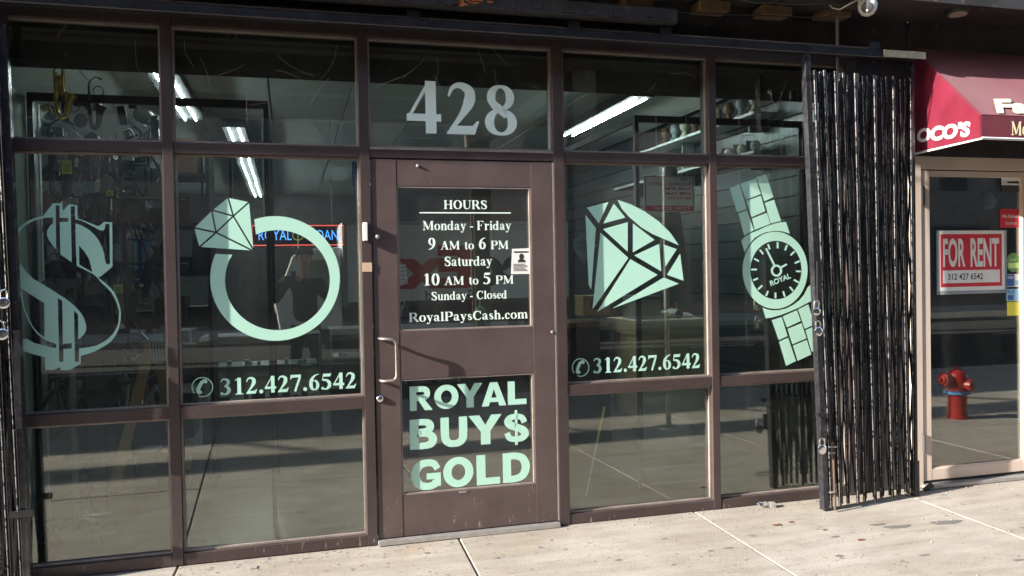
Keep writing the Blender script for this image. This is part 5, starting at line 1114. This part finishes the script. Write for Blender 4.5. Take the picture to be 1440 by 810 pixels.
MB().prism([(.12, TY-.095, 1.2), (.32, TY-.095, 1.85), (.95, TY-.095, 1.88), (.95, TY-.095, 1.2)], (0, 1, 0), .01).build('side_window', 'glass_d', tk)
MB().box(.25, .45, TY-.09, TY-.07, 1.0, 1.03).build('door_handle', 'dark', tk); MB().box(-.36, -.26, TY-.35, TY-.15, .7, .88).build('headlight', 'paper', tk)
MB().box(1.2, 7.3, TY-1.9, TY-.4, .45, .77).build('chassis', 'matt', tk)
for x in (.45, 5.9):
    for y in (TY-.35, TY-1.95):
        w_ = MB().lathe([(.20, -.12), (.38, -.12), (.41, -.09), (.41, .09), (.38, .12), (.20, .12)], (x, y, .272), (0, 1, 0), 24).build('wheel', 'rubber', tk)
        MB().lathe([(.06, .10), (.20, .119), (.19, .125), (.05, .13)], (x, y, .272), (0, 1, 0), 20).build('rim', 'alum', w_)
MB().box(.02, .12, TY-.02, TY+.14, 1.3, 1.62).build('wing_mirror', 'matt', tk)
back_text('Fed', 4.15, 6.15, 1.17, 2.20, TY+.003, .05, 'truckb', tk, 'side_lettering'); back_text('Ex', 2.35, 4.08, 1.17, 2.16, TY+.003, .05, 'truckr', tk, 'side_lettering')
back_text('Ground', 3.0, 4.25, .905, 1.12, TY+.0035, .0, 'truckb', tk, 'side_lettering')

# elevated railway over the street
el = thing('elevated_railway', 'steel elevated railway structure running above the street', 'railway viaduct', (0, -9, 0))
X0, X1 = -55, 60
for y in (-5.5, -7.6, -10.4, -12.9): MB().box(X0, X1, y-.14, y+.14, 4.75, 5.5).build('girder', 'elst', el)
MB().box(X0, X1, -4.62, -4.12, 5.52, 5.60).build('side_walkway', 'eltie', el)
MB().box(X0, X1, -5.36, -5.30, 5.56, 5.62).build('walkway_beam', 'elst', el)
tie = MB().box(-.12, .12, -13.4, -5.25, 5.505, 5.66).build('tie', 'eltie', el); tie.location = Vector((X0, 0, 0))-el.location
for k in range(1, 270):
    c = tie.copy(); COL.objects.link(c); c.location = Vector((X0+k*.425, 0, 0))-el.location
MB().box(X0, X1, -13.3, -5.3, 5.67, 5.74).build('deck', 'eltie', el)
for y in (-6.8, -8.2, -9.8, -11.2): MB().box(X0, X1, y-.04, y+.04, 5.75, 5.90).build('rail', 'elst', el)
for k in range(12):
    x = X0+2+k*9.5
    MB().box(x-.18, x+.18, -13.2, -5.3, 4.3, 4.745).build('cross_girder', 'elst', el)
    for y in (-6.2, -12.6):
        c = MB().box(x-.17, x+.17, y-.16, y-.13, -.14, 4.295); c.box(x-.17, x+.17, y+.13, y+.16, -.14, 4.295); c.box(x-.015, x+.015, y-.129, y+.129, -.14, 4.295); c.build('column', 'elst', el)
for k in range(46): x = X0+.5+k*2.5; MB().bar((x, -4.62, 5.5), (x, -5.6, 4.9), .06, .06).build('bracket', 'elst', el)
# buildings across the street
for i, (x0, x1, h, mt, lab) in enumerate(((-26, -8, 13, 'brick', 'brick building across the street at left'), (-7.9, 6, 9.5, 'elst', 'low brown building directly across the street'), (6.1, 22, 15, 'brick', 'tall brick building across the street at right'), (22.1, 48, 11, 'elst', 'grey block at the far right end across the street'))):
    o = thing('street_building', lab, 'building', ((x0+x1)/2, -20, 0)); MB().box(x0, x1, -30, -20, .0, h).build('wall', mt, o)
    MB().box(x0-.02, x1+.02, -19.98, -19.7, h-.35, h-.02).build('cornice', 'elst', o)
    nw = int((x1-x0)/2.6)
    for f in range(int((h-4)/3)):
        for k in range(nw):
            xx = x0+1+k*2.6; w_ = MB().box(xx, xx+1.2, -19.99, -19.93, 4.3+f*3, 6.1+f*3).build('window', 'dark', o); MB().box(xx+.07, xx+1.13, -19.92, -19.915, 4.37+f*3, 6.03+f*3).build('pane', 'matt', w_)
    for k in range(int((x1-x0)/3.2)):
        xx = x0+.5+k*3.2; w_ = MB().box(xx, xx+2.7, -19.99, -19.93, .4, 3.0).build('shop_window', 'dark', o); MB().box(xx+.1, xx+2.6, -19.92, -19.915, .5, 2.9).build('pane', 'matt', w_)

# the photographer, standing behind the camera and mirrored in the ring pane
def skin_fig(name, mat, verts, edges, parent, root=0, sub=2):
    me = bpy.data.meshes.new(name); me.from_pydata([v[:3] for v in verts], edges, []); o = bpy.data.objects.new(name, me); COL.objects.link(o); me.materials.append(M[mat])
    sk = o.modifiers.new('skin', 'SKIN'); sk.use_smooth_shade = True
    for i, v in enumerate(verts): me.skin_vertices[0].data[i].radius = (v[3], v[4] if len(v) > 4 else v[3])
    for d in me.skin_vertices[0].data: d.use_root = False
    me.skin_vertices[0].data[root].use_root = True
    s2 = o.modifiers.new('sub', 'SUBSURF'); s2.levels = sub; s2.render_levels = sub
    place(o, parent); return o
pc = Vector((.16, -4.98, 0))
pe = thing('person', 'person in dark jacket and beanie holding up a phone, mirrored inside the ring', 'person', pc)
J = lambda x, y, z: (pc.x+x, pc.y+y, z)
V_ = [(*J(0, 0, .95), .155, .11), (*J(0, 0, 1.15), .15, .105), (*J(0, .01, 1.35), .175, .11), (*J(0, .01, 1.47), .12, .085),
      (*J(.19, .01, 1.43), .062), (*J(.27, .06, 1.22), .052), (*J(.11, .34, 1.36), .040), (*J(-.05, .42, 1.44), .032),
      (*J(-.19, .01, 1.43), .062), (*J(-.33, .05, 1.22), .052), (*J(-.33, .31, 1.33), .040), (*J(-.27, .41, 1.43), .032)]
skin_fig('jacket', 'jacket', V_, [(0, 1), (1, 2), (2, 3), (2, 4), (4, 5), (5, 6), (6, 7), (2, 8), (8, 9), (9, 10), (10, 11)], pe)
V_ = [(*J(0, 0, .94), .15, .105), (*J(.09, 0, .86), .09), (*J(.11, .02, .50), .062), (*J(.12, -.01, .10), .045), (*J(-.09, 0, .86), .09), (*J(-.12, -.01, .50), .062), (*J(-.14, -.03, .10), .045)]
skin_fig('trousers', 'jeans', V_, [(0, 1), (1, 2), (2, 3), (0, 4), (4, 5), (5, 6)], pe)
for sx in (.12, -.14):
    mb = MB(); mb.lathe([(.046, 0), (.05, .03), (.045, .09), (.04, .13)], J(sx, -.02, .0), seg=14); mb.build('shoe', 'rubber', pe)
    skin_fig('shoe_toe', 'rubber', [(*J(sx, -.04, .05), .045, .04), (*J(sx+.01*(1 if sx > 0 else -1), .12, .035), .04, .032), (*J(sx, .19, .028), .03, .024)], [(0, 1), (1, 2)], pe)
V_ = [(*J(0, .01, 1.44), .055), (*J(0, .02, 1.56), .052), (*J(0, .045, 1.625), .062, .07), (*J(0, .035, 1.70), .078, .095), (*J(0, .02, 1.77), .072, .088)]
skin_fig('head', 'skin', V_, [(0, 1), (1, 2), (2, 3), (3, 4)], pe)
fm = MB(); fm.prism([J(-.012, .125, 1.665), J(.012, .125, 1.665), J(.006, .13, 1.715), J(-.006, .13, 1.715)], (0, 1, 0), .018); fm.build('nose', 'skin', pe)
for s_ in (-.034, .034):
    MB().lathe([(.004, -.004), (.012, 0), (.004, .006)], J(s_, .118, 1.715), (0, 1, 0), 10).build('eye', 'ink', pe); MB().lathe([(.01, -.01), (.022, 0), (.01, .01)], J(s_*2.3, .02, 1.70), (1, 0, 0), 10).build('ear', 'skin', pe)
MB().box(pc.x-.022, pc.x+.022, pc.y+.117, pc.y+.122, 1.642, 1.648).build('mouth', 'red', pe)
MB().lathe([(.098, 0), (.104, .02), (.102, .05), (.085, .09), (.05, .115), (.01, .122)], J(0, .02, 1.735), (0, -.12, 1), 20).build('beanie', 'matt', pe)
# hands round the phone
PX, PZ, PY = 0.0, 1.478, CAMP.y-.012
def hand(side, wrist):
    w_ = Vector(wrist); k = Vector((PX+side*.075, PY-.035, PZ-.012)); vs = [(*w_, .028, .02), (*(w_.lerp(k, .5)), .036, .022), (*k, .034, .02)]; ed = [(0, 1), (1, 2)]
    o = skin_fig('hand', 'skin', vs, ed, pe)
    for f in range(4):
        b0 = k+Vector((side*-.002, .0, .022-.016*f)); L = (.9, 1.0, .95, .8)[f]
        fp_ = [b0, b0+Vector((side*.012, .024*L, .006)), b0+Vector((-side*.004, .040*L, .006)), b0+Vector((-side*.024, .034*L, .003))]
        skin_fig('finger', 'skin', [(*p_, .0085-.0006*i) for i, p_ in enumerate(fp_)], [(0, 1), (1, 2), (2, 3)], pe, sub=1)
    tb = [k+Vector((0, -.01, -.01)), k+Vector((-side*.02, -.018, .004)), k+Vector((-side*.045, -.010, .018))]
    skin_fig('thumb', 'skin', [(*p_, .010-.001*i) for i, p_ in enumerate(tb)], [(0, 1), (1, 2)], pe, sub=1)
hand(1, J(-.06, .435, 1.445)); hand(-1, J(-.27, .42, 1.435))
ph = thing('phone', 'dark phone held sideways in both hands of the photographer', 'phone', (PX, PY, PZ))
MB().box(PX-.076, PX+.076, PY-.010, PY-.002, PZ-.055, PZ+.018).build('phone_body', 'matt', ph, bevel=.003)
MB().box(PX-.073, PX+.073, PY-.0115, PY-.0105, PZ-.052, PZ+.015).build('screen', 'dark', ph)

# ------------------------------------------------------------------ small stuff on the paving
stn = MB()
for (u, v, a_, b_) in ((1330, 735, .10, .035), (1262, 741, .085, .03), (1235, 738, .05, .02), (1175, 755, .03, .012), (935, 758, .022, .012), (1000, 775, .02, .01), (1025, 771, .03, .012), (870, 788, .02, .012), (1180, 782, .024, .012), (1300, 781, .03, .012), (1432, 788, .03, .014), (700, 785, .02, .012), (600, 778, .016, .01), (760, 770, .014, .01), (1150, 705, .014, .01)):
    p_ = G(u, v); n_ = 14; ph = random.uniform(0, 6)
    stn.add([(p_.x+a_*(1+.25*math.sin(3*k*.449+ph))*math.cos(k*.449), p_.y+b_*(1+.25*math.cos(2*k*.449+ph))*math.sin(k*.449), .0022) for k in range(n_)], [tuple(range(n_))])
tag(stn.build('gum_stains', 'gum'), 'dark trodden gum and tar spots on the sidewalk', 'stains', kind='stuff')
for i, (u, v, s_, lab) in enumerate(((1093, 739, .030, 'reddish dead leaf on the sidewalk right of the dropped padlock'), (1112, 735, .02, 'small brown leaf scrap near the gate foot'), (1210, 760, .022, 'small red leaf scrap near the right joint'), (1160, 746, .014, 'tiny brown crumb in front of the gate'))):
    p_ = G(u, v); o = MB(); n_ = 8
    o.prism([(p_.x+s_*math.cos(k*.785)*(1+.3*math.sin(k*2.3+i)), p_.y+s_*.5*math.sin(k*.785)*(1+.3*math.cos(k*1.7)), .002+.004*abs(math.sin(k*1.3))) for k in range(n_)], (0, 0, 1), .002)
    tag(o.build('dead_leaf', 'litter'), lab, 'leaf')
mb = MB()
for k in range(420):
    x = random.uniform(-.6, 4.6); y = random.choice((random.uniform(-.16, -.005), random.uniform(-1.4, -.005))); s_ = random.uniform(.0012, .0045); mb.box(x-s_, x+s_, y-s_, y+s_, .0, s_*1.1)
tag(mb.build('grit', 'conc'), 'loose grit scattered along the foot of the shop front', 'grit', kind='stuff')
mb = MB()
for (x0, x1, n_) in ((-.5, .36, 12), (.46, 1.45, 14), (1.6, 2.45, 6), (2.6, 3.3, 4), (-1.5, -.7, 5)):
    for k in range(n_):
        x = random.uniform(x0, x1); z = random.uniform(2.22, 2.76); p_ = Vector((x, GLY-.004, z)); pts = [p_]; d = Vector((random.uniform(-1, 1), 0, random.uniform(-1, 1))).normalized()
        for j in range(random.randint(3, 7)): d = (d+Vector((random.uniform(-.25, .25), 0, random.uniform(-.25, .25)))).normalized(); p_ = p_+d*random.uniform(.02, .05); p_.x = min(max(p_.x, x0), x1); p_.z = min(max(p_.z, 2.2), 2.77); p_.y = GLY-.004-random.uniform(0, .01); pts.append(p_.copy())
        mb.tube(pts, .0007, 3)
tag(mb.build('cobwebs', 'web'), 'ragged cobweb threads on the upper panes', 'cobwebs', kind='stuff')

for i_, (xa, xb, y_, z_, sg_, lab) in enumerate(((-1.9, 1.0, -.30, 3.085, .05, 'long dark cable drooping under the soffit at left'), (0.4, 2.9, -.38, 3.085, .07, 'dark cable drooping under the soffit over the diamond pane'), (2.0, 3.35, -.25, 3.08, .035, 'short cable running to the dome security camera'))):
    tag(MB().tube([(xa+(xb-xa)*k/14, y_+.01*math.sin(k), z_-sg_*math.sin(math.pi*k/14)*(1+.15*math.sin(k*2.1))) for k in range(15)], .005, 6).build('soffit_cable', 'dark'), lab, 'cable')

# small bright things just inside the panes
o = thing('caution_strap', 'thin yellow and pale blue strap slanting down inside the low pane right of the door', 'strap', W(823, 697, .25))
a_, b_ = W(850, 572, .25), W(824, 697, .25)
for k in range(5):
    t0, t1 = k/5, (k+1)/5-.004; MB().bar(a_.lerp(b_, t0), a_.lerp(b_, t1), .014, .002).build('strap_section', ('yellow', 'lime', 'ltblue', 'ltblue', 'yellow')[k], o)
o = thing('corner_trim', 'pale upright trim strip just inside the right edge of the ring pane', 'trim', W(503, 560, .16)); a_, b_ = W(497, 232, .16), W(505, 560, .16)
MB().box(a_.x+.012, a_.x+.020, .16, .17, b_.z-.02, 2.12).build('trim_strip', 'white', o)
o = thing('blue_tape', 'short blue tape hanging at the upper right corner of the ring pane', 'tape', W(500, 285, .10)); a_, b_ = W(499, 228, .10), W(505, 288, .10)
MB().box(a_.x-.016, a_.x-.004, .10, .102, b_.z+.06, a_.z).build('tape_strip', 'blue', o); MB().bar((a_.x+.0, .10, a_.z), (a_.x+.026, .10, b_.z), .012, .002).build('tape_strip', 'blue', o)
o = thing('door_leaflet', 'white leaflet standing inside at the left edge of the upper door glass', 'leaflet', W(567, 402, .12))
c = [W(u, v, .12) for u, v in ((562, 372), (570, 371), (574, 399), (562, 402))]; MB().prism(c[::-1], (0, -1, 0), .001).build('sheet', 'paper', o); mb = MB()
for k in range(4): z_ = c[0].z-.02-.022*k; mb.box(c[0].x+.004, c[0].x+.030, .1185, .1188, z_, z_+.006)
mb.build('leaflet_print', 'ink', o)
